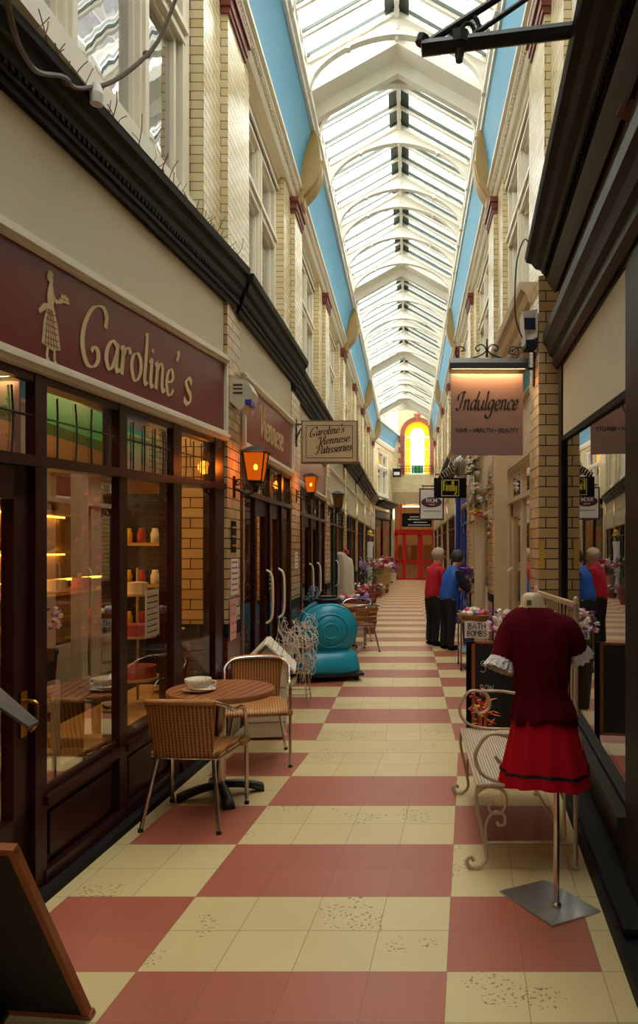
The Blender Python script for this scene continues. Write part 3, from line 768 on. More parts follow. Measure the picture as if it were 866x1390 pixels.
# balcony rail
bm = bmesh.new()
for z in (6.02, 6.14, 6.3): box(bm, -.6, 2.2, YE-.5, YE-.47, z, z+.03)
x = -.6
while x < 2.2: box(bm, x, x+.02, YE-.5, YE-.48, 5.98, 6.3); x += .16
tube(bm, [(-.6, YE-.49, 6.0), (-.6, YE+.05, 6.0)], .015); tube(bm, [(2.1, YE-.49, 6.0), (2.1, YE+.05, 6.0)], .015)
o = link('balcony_rail', bm, M['blackiron']); tag(o, 'low black metal rail in front of the arched stained glass window', 'railing')
# high vault beyond the last truss
bm = bmesh.new(); box(bm, -3, 4, 35.9, 36.5, 9.35, 10.6); struct('trim_15', bm, M['white'])
bm = bmesh.new(); box(bm, -3, 4, 36.4, YE+.4, 10.6, 10.7); box(bm, -3.2, -3, 35.6, YE+.4, 0, 10.7); box(bm, 4, 4.2, 35.6, YE+.4, 0, 10.7)
struct('ceiling_far', bm, M['glass_roof'])
# angled left bay near the end
FA = Fac((-1.75, 35.4), (-.85, 40.0), 'L')
bm = bmesh.new(); L = FA.L
FA.box(bm, 0, 1.0, 3.7, 7.1, -.3, 0); FA.box(bm, 3.4, L, 3.7, 7.1, -.3, 0); FA.box(bm, 1, 3.4, 3.7, 4.4, -.3, 0); FA.box(bm, 1, 3.4, 6.9, 7.1, -.3, 0)
FA.box(bm, 0, .5, 0, 3.7, -.3, 0); FA.box(bm, L-.5, L, 0, 4.3, -.2, .1)
struct('wall_left_far', bm, M['brick'])
upper_window(FA, 1.0, 3.4, 4.6, 6.7, 2)
bm = bmesh.new(); FA.prof(bm, 0, L, [(7.1, -.1), (7.1, .05), (7.25, .12), (7.32, .12), (7.32, -.1)]); FA.box(bm, 0, L, 8.05, 8.2, .25, .4); struct('trim_16', bm, M['cream'])
bm = bmesh.new(); FA.prof(bm, 0, L, [(7.3, -.1), (7.3, .08), (7.6, .12), (7.9, .24), (8.1, .34), (8.1, -.1)]); struct('trim_17', bm, M['blue'])
bm = bmesh.new(); FA.box(bm, 0, L, 8.2, 10.6, .0, .3); struct('wall_far_gable', bm, M['white'])

# red doors
r = bpy.data.objects.new('door_1', None); C.objects.link(r); r['kind'] = 'structure'
bm = bmesh.new(); y0, y1 = YE-.05, YE+.1
for x in (-.72, -.32, .62, 1.34): box(bm, x, x+.12, y0, y1, 0, 2.62)
for z0, z1 in ((2.5, 2.82), (1.0, 1.12), (0, .1)): box(bm, -.8, 1.45, y0, y1, z0, z1)
box(bm, -.45, -.37, y0, y1, 2.8, 4.25)
box(bm, -.2, -.12, y0-.02, y1, 0, 2.5); box(bm, .52, .6, y0-.02, y1, 0, 2.5); box(bm, .74, .82, y0-.02, y1, 0, 2.5)
link('door_frame', bm, M['red'], r)
bm = bmesh.new(); bm.faces.new([bm.verts.new(p) for p in ((-.8, YE+.05, 0), (1.45, YE+.05, 0), (1.45, YE+.05, 4.25), (-.8, YE+.05, 4.25))]); link('door_glass', bm, M['glass'], r)
bm = bmesh.new(); box(bm, .60, .66, y0-.06, y0, 2.42, 2.5); link('door_closer', bm, M['black'], r)
bm = bmesh.new(); box(bm, -3, 4, 44, 44.2, 0, 4.3); box(bm, -3, 4, 40.4, 44, 4.3, 4.4); box(bm, -3, 4, 40, 44, -.2, 0); box(bm, -3, -2.9, 40.4, 44, 0, 4.3); box(bm, 3.9, 4, 40.4, 44, 0, 4.3)
struct('wall_beyond_doors', bm, M['warmwall'])
bm = bmesh.new(); box(bm, -.3, .9, 41.0, 41.15, 4.14, 4.2); o = link('tube_light', bm, M['tube']); tag(o, 'lit tube light on the ceiling behind the red end doors', 'light')
# goods in the room beyond the doors
for i in range(3):
    bm = bmesh.new(); x = -.6 + i*.75
    box(bm, x, x+.6, 42.4, 42.8, 0, .85); box(bm, x, x+.6, 42.7, 42.8, .85, 2.0)
    for z in (1.15, 1.5, 1.95): box(bm, x, x+.6, 42.45, 42.8, z, z+.03)
    o = link('display_shelf', bm, M['wood']); tag(o, 'pale wooden display shelf seen through the red doors, %s' % ['left one', 'middle one', 'right one'][i], 'shelf', 'display shelves behind the red doors')
# hanging text board above the doors
t_ = thing('hanging_sign', 'black double-line notice board hanging over the red end doors', 'sign', (.45, 39.4, 4.2), world=True)
bm = bmesh.new(); box(bm, -.35, 1.3, 39.38, 39.42, 2.95, 3.7); link('board', bm, M['black'], t_)
bm = bmesh.new(); mp = lambda u, v, w: Vector((u, 39.38-w, v))
for z, a, b_ in ((3.5, .1, .9), (3.36, 0, 1.1), (3.2, .3, 1.0), (3.05, .0, 1.2)):
    x = a
    while x < b_:
        l = random.uniform(.03, .07); ribbon(bm, mp, [(x, z), (x+l, z)], lambda d, f: .05); x += l+.03
link('white_lettering', bm, M['whiteboard'], t_)
bm = bmesh.new(); 
for x in (-.2, 1.15): tube(bm, [(x, 39.4, 3.7), (x, 39.4, 4.3), (x, 39.9, 4.3)], .012)
link('hanger', bm, M['blackiron'], t_)
# flood light on rail
t_ = thing('flood_light', 'small black flood light with white lens left of the balcony rail', 'flood light', (-.62, 39.3, 5.8), world=True)
bm = bmesh.new(); box(bm, -.85, -.4, 39.2, 39.5, 5.7, 6.15); tube(bm, [(-.6, 39.4, 6.0), (-.6, 40, 6.1)], .02); link('housing', bm, M['black'], t_)
bm = bmesh.new(); box(bm, -.78, -.47, 39.17, 39.2, 5.78, 5.95); link('lens', bm, M['whiteboard'], t_)
# ================================================================== SHOPFRONTS
def shopfront(F, Y0, Y1, label, posts, paint, glass, trans=None, fasc=(2.62, 3.31), riser=.45, fmat=None, mould=None, corn=(3.8, 4.15, .17),
              doors=(), lead=False, cornmat=None, group=None, upper=None, handle=None, depth=.10, cornY=None, riserpanels=True):
    """posts: list of (Y0,Y1) in depth; windows are the gaps between posts"""
    a = lambda Y: F.y(Y)
    p = F.pt(a((Y0+Y1)/2), 0, 0)
    t = thing('shopfront', label, 'shopfront', (p.x, p.y, 0), group=group, world=True)
    bm = bmesh.new()
    for y0, y1 in posts: F.box(bm, a(y0), a(y1), 0, fasc[0], -depth, .005)
    if trans: 
        F.box(bm, a(Y0), a(Y1), trans-.02, trans+.03, -depth, .03)
    F.box(bm, a(Y0), a(Y1), fasc[0]-.06, fasc[0]-.02, -depth, .0)
    gaps = [(posts[i][1], posts[i+1][0]) for i in range(len(posts)-1)]
    for i, (g0, g1) in enumerate(gaps):
        if i in doors: continue
        F.box(bm, a(g0)-.02, a(g1)+.03, riser-.05, riser, -depth, .025)
        F.box(bm, a(g0)-.02, a(g1)+.03, 0.02, .12, -depth, .015)
        for h in (riser+.02,): F.box(bm, a(g0), a(g1), riser, riser+.04, -depth, -.01)
    link('frame', bm, paint, t)
    for i, (g0, g1) in enumerate(gaps):
        if i in doors:
            bm = bmesh.new(); w = min(.13, (g1-g0)*.2); top = (trans-.02) if trans else fasc[0]-.06
            dd0, dd1 = -.08, -.02
            F.box(bm, a(g0), a(g0+w), .02, top, dd0, dd1); F.box(bm, a(g1-w), a(g1), .02, top, dd0, dd1)
            F.box(bm, a(g0), a(g1), .02, .5, dd0, dd1); F.box(bm, a(g0), a(g1), top-.16, top, dd0, dd1)
            F.box(bm, a(g0+w), a(g1-w), .9, 1.0, dd0, dd1) if False else None
            d = link('shop_door', bm, paint, t)
            if handle:
                bm = bmesh.new(); handle(bm, F, a(g1-w*.5), t); link('door_handle', bm, M['brass'] if handle is lever else M['cream'], d)
            bm = bmesh.new(); F.quad(bm, a(g0+w), a(g1-w), .5, top-.16, -.05); link('door_pane', bm, glass, d)
        else:
            if riserpanels:
                bm = bmesh.new(); F.box(bm, a(g0), a(g1), 0.05, riser-.06, -depth, -.03)
                F.box(bm, a(g0)+.06, a(g1)-.06, .17, riser-.12, -.03, -.015)
                link('riser_panel', bm, paint, t)
            bm = bmesh.new(); F.quad(bm, a(g0), a(g1), riser+.03, (trans-.02) if trans else fasc[0]-.06, -.02); link('window_pane', bm, glass, t)
        if trans:
            bm = bmesh.new(); F.quad(bm, a(g0), a(g1), trans+.03, fasc[0]-.06, -.02); fl = link('fanlight_pane', bm, glass, t)
            if lead:
                bm = bmesh.new(); nn = 4
                for k in range(nn):
                    x = a(g0)+(a(g1)-a(g0))*(k+.7)/(nn+.4)
                    jj = random.uniform(-.02, .02)
                    P = [F.pt(x+(jj if q in (1, 2) else 0), trans+.03+(fasc[0]-.13-trans)*q/3, -.012) for q in range(4)]
                    tube(bm, P, .005, 6)
                hm_ = trans + .03 + (fasc[0]-.13-trans)*.62
                tube(bm, [F.pt(a(g0), hm_, -.012), F.pt(a(g1), hm_, -.012)], .005, 6)
                link('lead_bars', bm, M['lead'], fl)
    # kerb
    # fascia
    if fmat:
        bm = bmesh.new(); F.box(bm, a(Y0), a(Y1), fasc[0], fasc[1], -.12, .02); link('fascia_board', bm, fmat, t)
        bm = bmesh.new()
        for h0, h1, sgn in ((fasc[0]-.02, fasc[0]+.055, 1), (fasc[1]-.055, fasc[1]+.02, 1)):
            F.box(bm, a(Y0), a(Y1), h0, h1, -.05, .045); F.box(bm, a(Y0), a(Y1), (h0+h1)/2-.012, (h0+h1)/2+.012, .04, .062)
        F.box(bm, a(Y1)-.05, a(Y1), fasc[0], fasc[1], -.05, .045)
        F.box(bm, a(Y0), a(Y0)+.05, fasc[0], fasc[1], -.05, .045)
        link('fascia_moulding', bm, mould or M['cream'], t)
    if upper:
        bm = bmesh.new(); F.box(bm, a(Y0), a(Y1), fasc[1], corn[0], -.12, .0); link('upper_fascia', bm, upper, t)
    cm = cornmat or M['black']; cy = cornY or (Y0, Y1)
    bm = bmesh.new(); F.prof(bm, a(cy[0]), a(cy[1]), cornice_profile(corn[0], corn[1], corn[2]))
    x = a(cy[0]); hb = corn[0]+(corn[1]-corn[0])*.30
    while x < a(cy[1])-.05:
        F.box(bm, x, x+.025, hb-.02, hb+.02, corn[2]*.3, corn[2]*.45); x += .05
    F.box(bm, a(cy[0]), a(cy[1]), corn[1]-.02, corn[1], -.4, .03)
    link('cornice', bm, cm, t)
    return t
def lever(bm, F, a, t):
    h = 1.0
    F.box(bm, a-.025, a+.025, h-.12, h+.1, -.02, -.01)
    tube(bm, [F.pt(a, h+.05, -.01), F.pt(a, h+.05, .03), F.pt(a, h+.03, .05), F.pt(a-.01, h-.05, .05), F.pt(a, h-.09, .02)], .011, 8, 4)
def bowbar(bm, F, a, t):
    tube(bm, [F.pt(a, .86, -.02), F.pt(a, .9, .03), F.pt(a, 1.0, .05), F.pt(a, 1.3, .05), F.pt(a, 1.4, .03), F.pt(a, 1.44, -.02)], .014, 8, 4)

F1 = Fac((-1.767-.065*2.234, 1.2), (-1.59, 6.15), 'L', [0, .54, 2.2, 2.62, 3.31, 3.8, 4.16], [0, .455, 2.06, 2.51, 3.08, 3.68, 3.93])
F1.fref = lambda a: (F1.pt_y(a) - 3.13)/3.016
F1.pt_y = lambda a: F1.P0.y + F1.t.y*a
L1 = shopfront(F1, 1.2, 6.15, 'dark maroon patisserie front with a cream-lettered signboard, nearest on the left', [(1.2, 1.3), (2.2, 2.4), (3.385, 3.48), (4.235, 4.335), (5.05, 5.20), (5.93, 6.15)],
   M['maroon'], M['glass'], trans=2.2, fasc=(2.62, 3.31), riser=.54, fmat=M['maroon_sign'], corn=(3.8, 4.16, .16), doors=(1,), lead=True, upper=M['creamwall'], handle=lever, cornY=(1.2, 6.42))
# small door stile gap: door sits 2.4 .. 3.2
a1 = lambda Y: F1.y(Y)
# black plinth under the shop
bm = bmesh.new(); F1.box(bm, a1(1.2), a1(6.15), -.01, .045, -.1, .07); struct('baseboard_shop', bm, M['slate'])
# lettering
mpF = lambda F: (lambda u, v, w: F.pt(u, v, .022 + w))
bm = bmesh.new(); script(bm, mpF(F1), "Caroline", a1(3.74), 2.785, .192, a1(5.0)-a1(3.74), slant=.12, wmin=.045, wmax=.17, nib=20)
script(bm, mpF(F1), "'", a1(5.0), 2.80, .185, None, slant=.12, wmin=.08, wmax=.2)
script(bm, mpF(F1), "s", a1(5.17), 2.775, .2, a1(5.34)-a1(5.17), slant=.12, wmin=.07, wmax=.2)
link('gold_script_lettering', bm, M['gold'], L1)
# serving-maid emblem, as one raised silhouette
bm = bmesh.new(); eu, ev, es = a1(3.37), 2.70, .50
mp = mpF(F1)
def poly(bm, pts, w=.004):
    A = [bm.verts.new(mp(eu+x*es*.85, ev+y*es, w)) for x, y in pts]; B = [bm.verts.new(mp(eu+x*es*.85, ev+y*es, 0)) for x, y in pts]
    bm.faces.new(A)
    for i in range(len(pts)): bm.faces.new((A[i], B[i], B[(i+1) % len(pts)], A[(i+1) % len(pts)]))
def disc(cx, cy, rx, ry, n=14): return [(cx+rx*math.cos(2*math.pi*i/n), cy+ry*math.sin(2*math.pi*i/n)) for i in range(n)]
poly(bm, disc(.26, .91, .045, .05)); poly(bm, disc(.25, .975, .06, .03)); poly(bm, disc(.21, .92, .03, .04))
poly(bm, [(.24, .87), (.29, .87), (.31, .80), (.34, .72), (.31, .62), (.2, .60), (.19, .70), (.21, .80)])     # bodice
poly(bm, [(.30, .80), (.36, .71), (.50, .73), (.50, .70), (.36, .66), (.29, .72)])                          # arm
poly(bm, [(.42, .745), (.66, .755), (.64, .725), (.44, .715)]); poly(bm, disc(.5, .78, .03, .03)); poly(bm, disc(.56, .79, .03, .03)); poly(bm, disc(.61, .775, .025, .025))
poly(bm, [(.2, .61), (.31, .62), (.40, .40), (.46, .14), (.30, .10), (.08, .14), (.12, .40)])              # skirt
poly(bm, [(.2, .62), (.12, .60), (.02, .50), (.04, .46), (.13, .52), (.2, .57)])                            # bow
poly(bm, [(.18, .12), (.22, .12), (.20, .02), (.24, -.03), (.17, -.03), (.16, .02)]); poly(bm, [(.31, .11), (.35, .11), (.36, 0), (.42, -.06), (.34, -.07), (.32, 0)])
em = link('emblem_figure', bm, M['gold'], L1)
bm = bmesh.new()
for k in range(6):                                        # tartan lines of the skirt
    y = .16 + k*.07; ribbon(bm, lambda u, v, w: mp(eu+u*es*.85, ev+v*es, .0045+w), [(.12+(y-.14)*.12, y), (.44-(y-.14)*.25, y)], lambda d, f: .010, .0006)
for k in range(5):
    x = .14+k*.06; ribbon(bm, lambda u, v, w: mp(eu+u*es*.85, ev+v*es, .0045+w), [(x, .13), (.2+k*.02, .56)], lambda d, f: .010, .0006)
link('skirt_check', bm, M['maroon_sign'], em)

F2 = Fac((-1.56, 6.65), (-1.50, 9.15), 'L', [0, .54, 2.2, 2.62, 3.31, 3.8, 4.16], [0, .54, 2.2, 2.62, 3.30, 3.8, 4.16])
L2 = shopfront(F2, 6.65, 9.15, 'maroon patisserie front with double doors and bow handles under a faded signboard', [(6.65, 6.72), (7.15, 7.25), (8.7, 8.8), (9.05, 9.15)],
   M['maroon'], M['glass'], trans=2.2, fasc=(2.62, 3.31), riser=.54, fmat=M['maroon_sign2'], doors=(), lead=True, upper=M['creamwall'], cornY=(6.45, 9.45), corn=(3.8, 4.16, .17)) if False else None
def two_leaf(F, Y0, Y1, label, paint, glass, fm, group=None, letters=None, corn=(3.8, 4.16, .17), cornY=None, trans=2.2):
    W = Y1-Y0; m = (Y0+Y1)/2
    return shopfront(F, Y0, Y1, label, [(Y0, Y0+.07), (Y0+.22*W, Y0+.25*W), (m-.02, m+.02), (Y1-.25*W, Y1-.21*W), (Y1-.08, Y1)], paint, glass, trans=trans, riser=.54, fmat=fm,
       doors=(1, 2), lead=True, upper=M['creamwall'], handle=bowbar, cornY=cornY or (Y0-.25, Y1+.25), corn=corn, group=group)
L2 = two_leaf(F2, 6.65, 9.15, 'maroon front with bow-handled double doors beside the second lantern pier', M['maroon'], M['glass'], M['maroon_sign2'], cornY=(6.46, 9.5))
bm = bmesh.new(); script(bm, mpF(F2), "Viennese", F2.y(7.3), 2.83, .185, 1.22, slant=.12, wmin=.05, wmax=.17, nib=20); link('cream_script_lettering', bm, M['gold'], L2)
F3 = Fac((-1.60, 9.8), (-1.60, 36), 'L')
kinds = [('maroon front with a faded maroon signboard behind the round wooden cafe table', 'maroon', 'maroon_sign2'), ('black and cream flower shop front beside the pale draped stand', 'dkgreen', 'creamwall'),
         ('dark brown shop front, fifth on the left behind the plants', 'darkwood', 'creamwall'), ('dark brown shop front, sixth on the left', 'darkwood', 'creamwall'),
         ('dark brown shop front, seventh and small on the left', 'darkwood', 'creamwall'), ('dark brown shop front, the last one before the left corner', 'darkwood', 'creamwall')]
for i in range(6):
    y0, y1 = SPL[i][1], SPL[i+1][0]
    lb, pm, fm = kinds[i]
    W = y1-y0
    if i == 0: two_leaf(F3, y0, y1, lb, M[pm], M['glass'], M[fm], cornY=(y0-.25, y1+.2))
    else:
        shopfront(F3, y0, y1, lb, [(y0, y0+.15), (y0+.3*W, y0+.36*W), (y0+.5*W, y0+.56*W), (y1-.15, y1)], M[pm], M['glass'], trans=2.2, fmat=M[fm], upper=M['creamwall'], doors=(1,), handle=bowbar,
                  mould=M['cream'], cornY=(y0-.2, y1+.2), corn=(3.75, 4.1, .25), riser=.6)
# angled corner shop at the far left
bm = bmesh.new()
shopfront(FA, 35.9, 39.5, 'dark shop front with a deep black canopy on the angled far-left corner', [(35.9, 36.1), (37.4, 37.6), (39.3, 39.5)], M['black'], M['glass'], fasc=(3.3, 3.7), fmat=M['black'], mould=M['black'], upper=M['black'], corn=(3.9, 4.2, .5))

# ------------------------------------------------------------- right side
FR1 = Fac((1.153+.09*(1.0-4.84), 1.0), (1.153+.09*(5.92-4.84), 5.92), 'R', [0, .46, 2.56, 3.2, 3.5, 3.9, 4.1], [0, .414, 2.39, 3.05, 3.33, 3.76, 3.97])
FR1.pt_y = lambda a: FR1.P0.y + FR1.t.y*a
FR1.fref = lambda a: (FR1.pt_y(a) - 3.33)/2.53
ar_ = lambda Y: FR1.y(Y)
R1 = shopfront(FR1, 2.9, 5.92, 'black shop front with a large window and cream roller blind, nearest on the right', [(2.9, 3.33), (5.72, 5.92)], M['black'], M['glass_r'], trans=None, fasc=(3.2, 3.22), riser=.46,
   corn=(3.9, 4.1, .28), cornY=(1.0, 5.98), upper=M['grey'], riserpanels=True)
bm = bmesh.new()
FR1.prof(bm, ar_(1.0), ar_(5.96), [(3.16, -.1), (3.16, .02), (3.2, .05), (3.26, .05), (3.28, .08), (3.34, .10), (3.38, .13), (3.46, .13), (3.46, -.1)])
link('lower_moulding', bm, M['black'], R1)
bm = bmesh.new(); FR1.prof(bm, ar_(1.0), ar_(5.96), [(3.86, -.1), (3.80, .03), (3.84, .06), (3.9, .1), (3.92, -.1)]); link('bed_moulding', bm, M['darkwood'], R1)
bm = bmesh.new(); FR1.box(bm, ar_(3.3), ar_(5.74), .41, .47, -.02, .05); link('sill', bm, M['greysill'], R1)
bm = bmesh.new(); FR1.box(bm, ar_(3.33), ar_(5.72), 2.56, 3.2, -.018, -.008); bl = link('roller_blind', bm, M['blind'], R1)
bm = bmesh.new(); FR1.box(bm, ar_(3.33), ar_(5.72), 2.54, 2.58, -.019, -.0); link('blind_bar', bm, M['slate'], bl)
bm = bmesh.new(); FR1.box(bm, ar_(1.0), ar_(2.9), 0, 3.9, -.25, -.1); struct('wall_right_near', bm, M['grey'])
bm = bmesh.new(); FR1.box(bm, ar_(1.0), ar_(5.92), -.01, .08, -.05, .12); FR1.box(bm, ar_(2.9), ar_(5.92), .1, .13, -.05, .1); struct('baseboard_right_shop', bm, M['slate'])
bm = bmesh.new(); FR1.box(bm, ar_(2.1), ar_(3.28), 0, .04, -.05, .10); struct('floor_step', bm, M['stone'])

FR2 = Fac((1.27, 6.55), (1.27, 36), 'R')
RS = [('cream shop front with a glass door and blue panels beyond the hanging salon sign', 'creamj', 6.55, 10.35), ('cream shop front hung with a flower garland', 'creamj', 10.95, 14.3),
      ('blue and cream shop front behind the two people', 'bluepaint', 14.9, 18.2), ('dark brown shop front, fourth on the right', 'darkwood', 18.8, 22.1), ('dark brown shop front, fifth on the right', 'darkwood', 22.7, 26),
      ('dark brown shop front, sixth on the right', 'darkwood', 26.6, 30), ('dark brown shop front, last on the right', 'darkwood', 30.6, 34)]
M['creamj'] = mat('beige_joinery_paint', (204, 184, 148), .4)
for i, (lb, pm, y0, y1) in enumerate(RS):
    W = y1-y0
    ps = [(y0, y0+.13), (y0+.36*W, y0+.40*W), (y0+.62*W, y0+.68*W), (y1-.13, y1)]
    t = shopfront(FR2, y0, y1, lb, ps, M[pm], M['glass_r'] if i == 0 else M['glass'], trans=2.25, fmat=M['creamj'] if i != 2 else M['bluepaint'], upper=M['blue'] if i == 0 else M['creamwall'], doors=(1,), handle=bowbar,
              mould=M['creamj'], cornmat=M['creamj'] if i < 3 else M['black'], corn=(3.7, 4.1, .26), cornY=(y0-.05 if i == 0 else y0-.2, y1+.2), riser=.5)
# slim cream columns standing proud of the right-hand shops
for (x, y, r_, z1, lb) in ((1.08, 8.35, .07, 3.7, 'thick square cream column behind the mannequin'), (1.06, 10.8, .055, 3.0, 'cream column under the flower garland beside the bath bomb trolley')):
    t = thing('column', lb, 'column', (x, y, 0))
    bm = bmesh.new(); box(bm, -r_, r_, -r_, r_, .12, z1-.1); link('shaft', bm, M['creamj'], t)
    bm = bmesh.new(); box(bm, -r_-.02, r_+.02, -r_-.02, r_+.02, 0, .12); box(bm, -r_-.02, r_+.02, -r_-.02, r_+.02, z1-.1, z1); link('cap_and_base', bm, M['creamj'], t)
bm = bmesh.new(); lathe(bm, [(.07, 0), (.07, .1), (.055, .15), (.055, 3.0), (.075, 3.05), (.075, 3.15)], 1.13, 16.2, 0, 14)
o = link('column', bm, M['bluepaint']); tag(o, 'round royal blue column behind the two people', 'column')

# ------------------------------------------------------------- back walls and insides of the shops
bm = bmesh.new(); box(bm, -3.0, -2.9, 9.5, 36, 0, 4); box(bm, 2.6, 2.7, 6.3, 36, 0, 4); struct('wall_shop_backs', bm, M['warmwall'])
bm = bmesh.new()
for a, b_ in SPL: box(bm, -2.9, -2.1, a+.2, a+.3, 0, 4)
for a, b_ in SPR: box(bm, 1.7, 2.6, a+.2, a+.3, 0, 4)
struct('wall_shop_partitions', bm, M['warmwall'])
bm = bmesh.new(); box(bm, -4.1, -4.0, 0, 9.6, 0, 3.6); box(bm, -4.1, -2.0, 9.4, 9.5, 0, 3.6); box(bm, -4.1, -2, 0, .1, 0, 3.6)
struct('wall_patisserie', bm, M['warmwall'])
bm = bmesh.new(); box(bm, -4.1, -1.98, 0, 9.5, 3.55, 3.65); box(bm, 1.3, 4.0, 1, 6.1, 3.55, 3.65); struct('ceiling_shops', bm, M['creamwall'])
bm = bmesh.new(); box(bm, -3.3, -3.0, 0, 9.4, 2.72, 3.0); struct('trim_18', bm, M['greenband'])
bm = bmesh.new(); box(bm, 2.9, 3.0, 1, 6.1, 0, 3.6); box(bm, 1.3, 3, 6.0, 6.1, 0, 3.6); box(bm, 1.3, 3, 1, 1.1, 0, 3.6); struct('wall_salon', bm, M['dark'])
# patisserie interior: counter, shelves of cakes, pendant lamps
t = thing('display_counter', 'glass-topped cake counter inside the patisserie with a warm lit shelf', 'counter', (-3.2, 4.8, 0), world=True)
bm = bmesh.new(); box(bm, -3.45, -2.9, 2.5, 7.5, 0, .75); link('counter_body', bm, M['darkwood'], t)
bm = bmesh.new(); box(bm, -3.45, -2.9, 2.5, 7.5, 1.25, 1.28); 
for y in (2.5, 4.15, 5.8, 7.45): box(bm, -2.95, -2.9, y, y+.05, .75, 1.25)
box(bm, -3.4, -2.95, 2.5, 7.5, 1.0, 1.015)
link('counter_top', bm, M['slats'], t)
for k in range(9):
    y = 2.9+k*.5
    o = None; bm = bmesh.new(); lathe(bm, [(0, 0), (.12, 0), (.12, .02), (.09, .02), (.09, .1), (.085, .11), (0, .11)], -3.15, y, 1.285, 16)
    o = link('cake', bm, M['cakewhite'] if k % 2 else M['cakered']); tag(o, 'round cake on the counter top inside the patisserie, %s' % ('iced white' if k % 2 else 'glazed red'), 'cake', 'white cakes on the counter' if k % 2 else 'red cakes on the counter')
for k in range(3):
    bm = bmesh.new(); z = 1.2+k*.42; box(bm, -4.0, -3.7, 2.0, 8.0, z, z+.03)
    o = link('wall_shelf', bm, M['wood']); tag(o, 'long wall shelf of bread in the patisserie, %s one' % ['lowest', 'middle', 'top'][k], 'shelf', 'bread shelves on the patisserie wall')
    for j in range(12):
        bm = bmesh.new(); ball(bm, (-3.83, 2.2+j*.48+k*.1, z+.03+.06), .07, 1, 1.9, .85, 2)
        o = link('bread_loaf', bm, M['rattan_seat'] if j % 3 else M['slats']); tag(o, 'brown loaf on the %s bread shelf in the patisserie' % ['lowest', 'middle', 'top'][k], 'loaf', 'loaves on the %s shelf' % ['lowest', 'middle', 'top'][k])
for k, y in enumerate((2.6, 4.2, 5.8, 7.4)):
    bm = bmesh.new(); lathe(bm, [(0, 0), (.05, 0), (.05, .02), (.02, .03), (0, .03)], -2.5, y, 3.52, 12)
    o = link('ceiling_spotlight', bm, M['bulb']); tag(o, 'small round lit ceiling spotlight inside the patisserie', 'spotlight', 'ceiling spotlights in the patisserie')
for k, (x, z) in enumerate(((-3.38, 1.36), (-3.95, 1.60), (-3.95, 2.02))):
    bm = bmesh.new(); box(bm, x-.012, x+.012, 2.6, 8.2, z, z+.02)
    o = link('strip_light', bm, M['stripglow']); tag(o, 'thin lit strip light %s in the patisserie' % ['over the cake counter', 'under the middle bread shelf', 'under the top bread shelf'][k], 'light')
t = thing('dresser', 'tall dark wooden dresser inside the patisserie behind the window with sweets', 'dresser', (-2.6, 6.6, 0), world=True)
bm = bmesh.new(); box(bm, -2.9, -2.35, 6.9, 7.3, 0, 2.1); box(bm, -2.95, -2.3, 6.85, 7.35, 2.1, 2.2)
link('carcass', bm, M['darkwood'], t)
bm = bmesh.new()
for z in (.9, 1.3, 1.7): box(bm, -2.88, -2.37, 6.84, 6.9, z, z+.03)
link('shelves', bm, M['wood'], t)
for k in range(12):
    bm = bmesh.new(); lathe(bm, [(0, 0), (.04, 0), (.045, .08), (.03, .12), (.03, .14), (0, .14)], seg=12)
    o = link('sweet_jar', bm, M[['fl_pink', 'fl_yellow', 'cakered', 'fl_white'][k % 4]], None, True); o.location = (-2.82+.13*(k % 4), 6.865, (.93, 1.33, 1.73)[k//4])
    tag(o, '%s sweet jar on the dark dresser in the patisserie' % ['pink', 'yellow', 'red', 'white'][k % 4], 'jar', '%s sweet jars on the dresser' % ['pink', 'yellow', 'red', 'white'][k % 4])
t = thing('cafe_chair_inside', 'white cafe chair inside the patisserie near the big window', 'chair', (-2.35, 4.2, 0), R(60))
bm = bmesh.new(); box(bm, -.2, .2, -.2, .2, .43, .46); link('seat', bm, M['cream'], t)
for sx_ in (-.18, .18):
    for sy_ in (-.18, .18):
        bm = bmesh.new(); box(bm, sx_-.018, sx_+.018, sy_-.018, sy_+.018, 0, .43 if sy_ > 0 else .88); link('leg', bm, M['cream'], t)
bm = bmesh.new()
for z in (.58, .7, .82): box(bm, -.18, .18, -.19, -.17, z, z+.06)
link('backrest', bm, M['cream'], t)
# things in the Caroline window
t = thing('cake_stand', 'iced cake on a wire stand in the patisserie window', 'cake stand', (-1.93, 5.62, .58))
bm = bmesh.new(); lathe(bm, [(0, 0), (.09, 0), (.02, .02), (.015, .42), (.16, .44), (.17, .46), (0, .46)], seg=20); link('stand', bm, M['ironcream'], t)
bm = bmesh.new(); lathe(bm, [(0, .46), (.115, .46), (.12, .55), (.1, .58), (0, .58)], seg=20); ck = link('iced_cake', bm, M['cakewhite'], t)
bm = bmesh.new()
for k in range(8): ball(bm, (.08*math.cos(k*.785), .08*math.sin(k*.785), .585), .018, sub=1)
link('cherries', bm, M['cakered'], ck)
t = thing('tiered_stand', 'three-tier wire stand of cakes in the patisserie window', 'cake stand', (-1.95, 5.15, .58))
bm = bmesh.new(); tube(bm, [(0, 0, 0), (0, 0, .95)], .01)
for z, r_ in ((.15, .17), (.45, .13), (.75, .1)): lathe(bm, [(0, z), (r_, z), (r_, z+.015), (0, z+.015)])
link('frame', bm, M['ironcream'], t)
for z, r_ in ((.165, .13), (.465, .10), (.765, .07)):
    bm = bmesh.new(); lathe(bm, [(0, z), (r_, z), (r_, z+.08), (0, z+.09)]); link('cake', bm, M['cakered'] if z < .5 else M['cakewhite'], t)
t = thing('window_notice', 'white printed notice taped inside the patisserie window', 'notice', (-1.7, 4.93, 1.3), world=True)
bm = bmesh.new(); F1.box(bm, a1(4.74), a1(4.95), 1.12, 1.44, -.065, -.06); link('paper', bm, M['paper'], t)
bm = bmesh.new()
for k in range(7): F1.box(bm, a1(4.76), a1(4.93), 1.15+k*.04, 1.158+k*.04, -.06, -.0595)
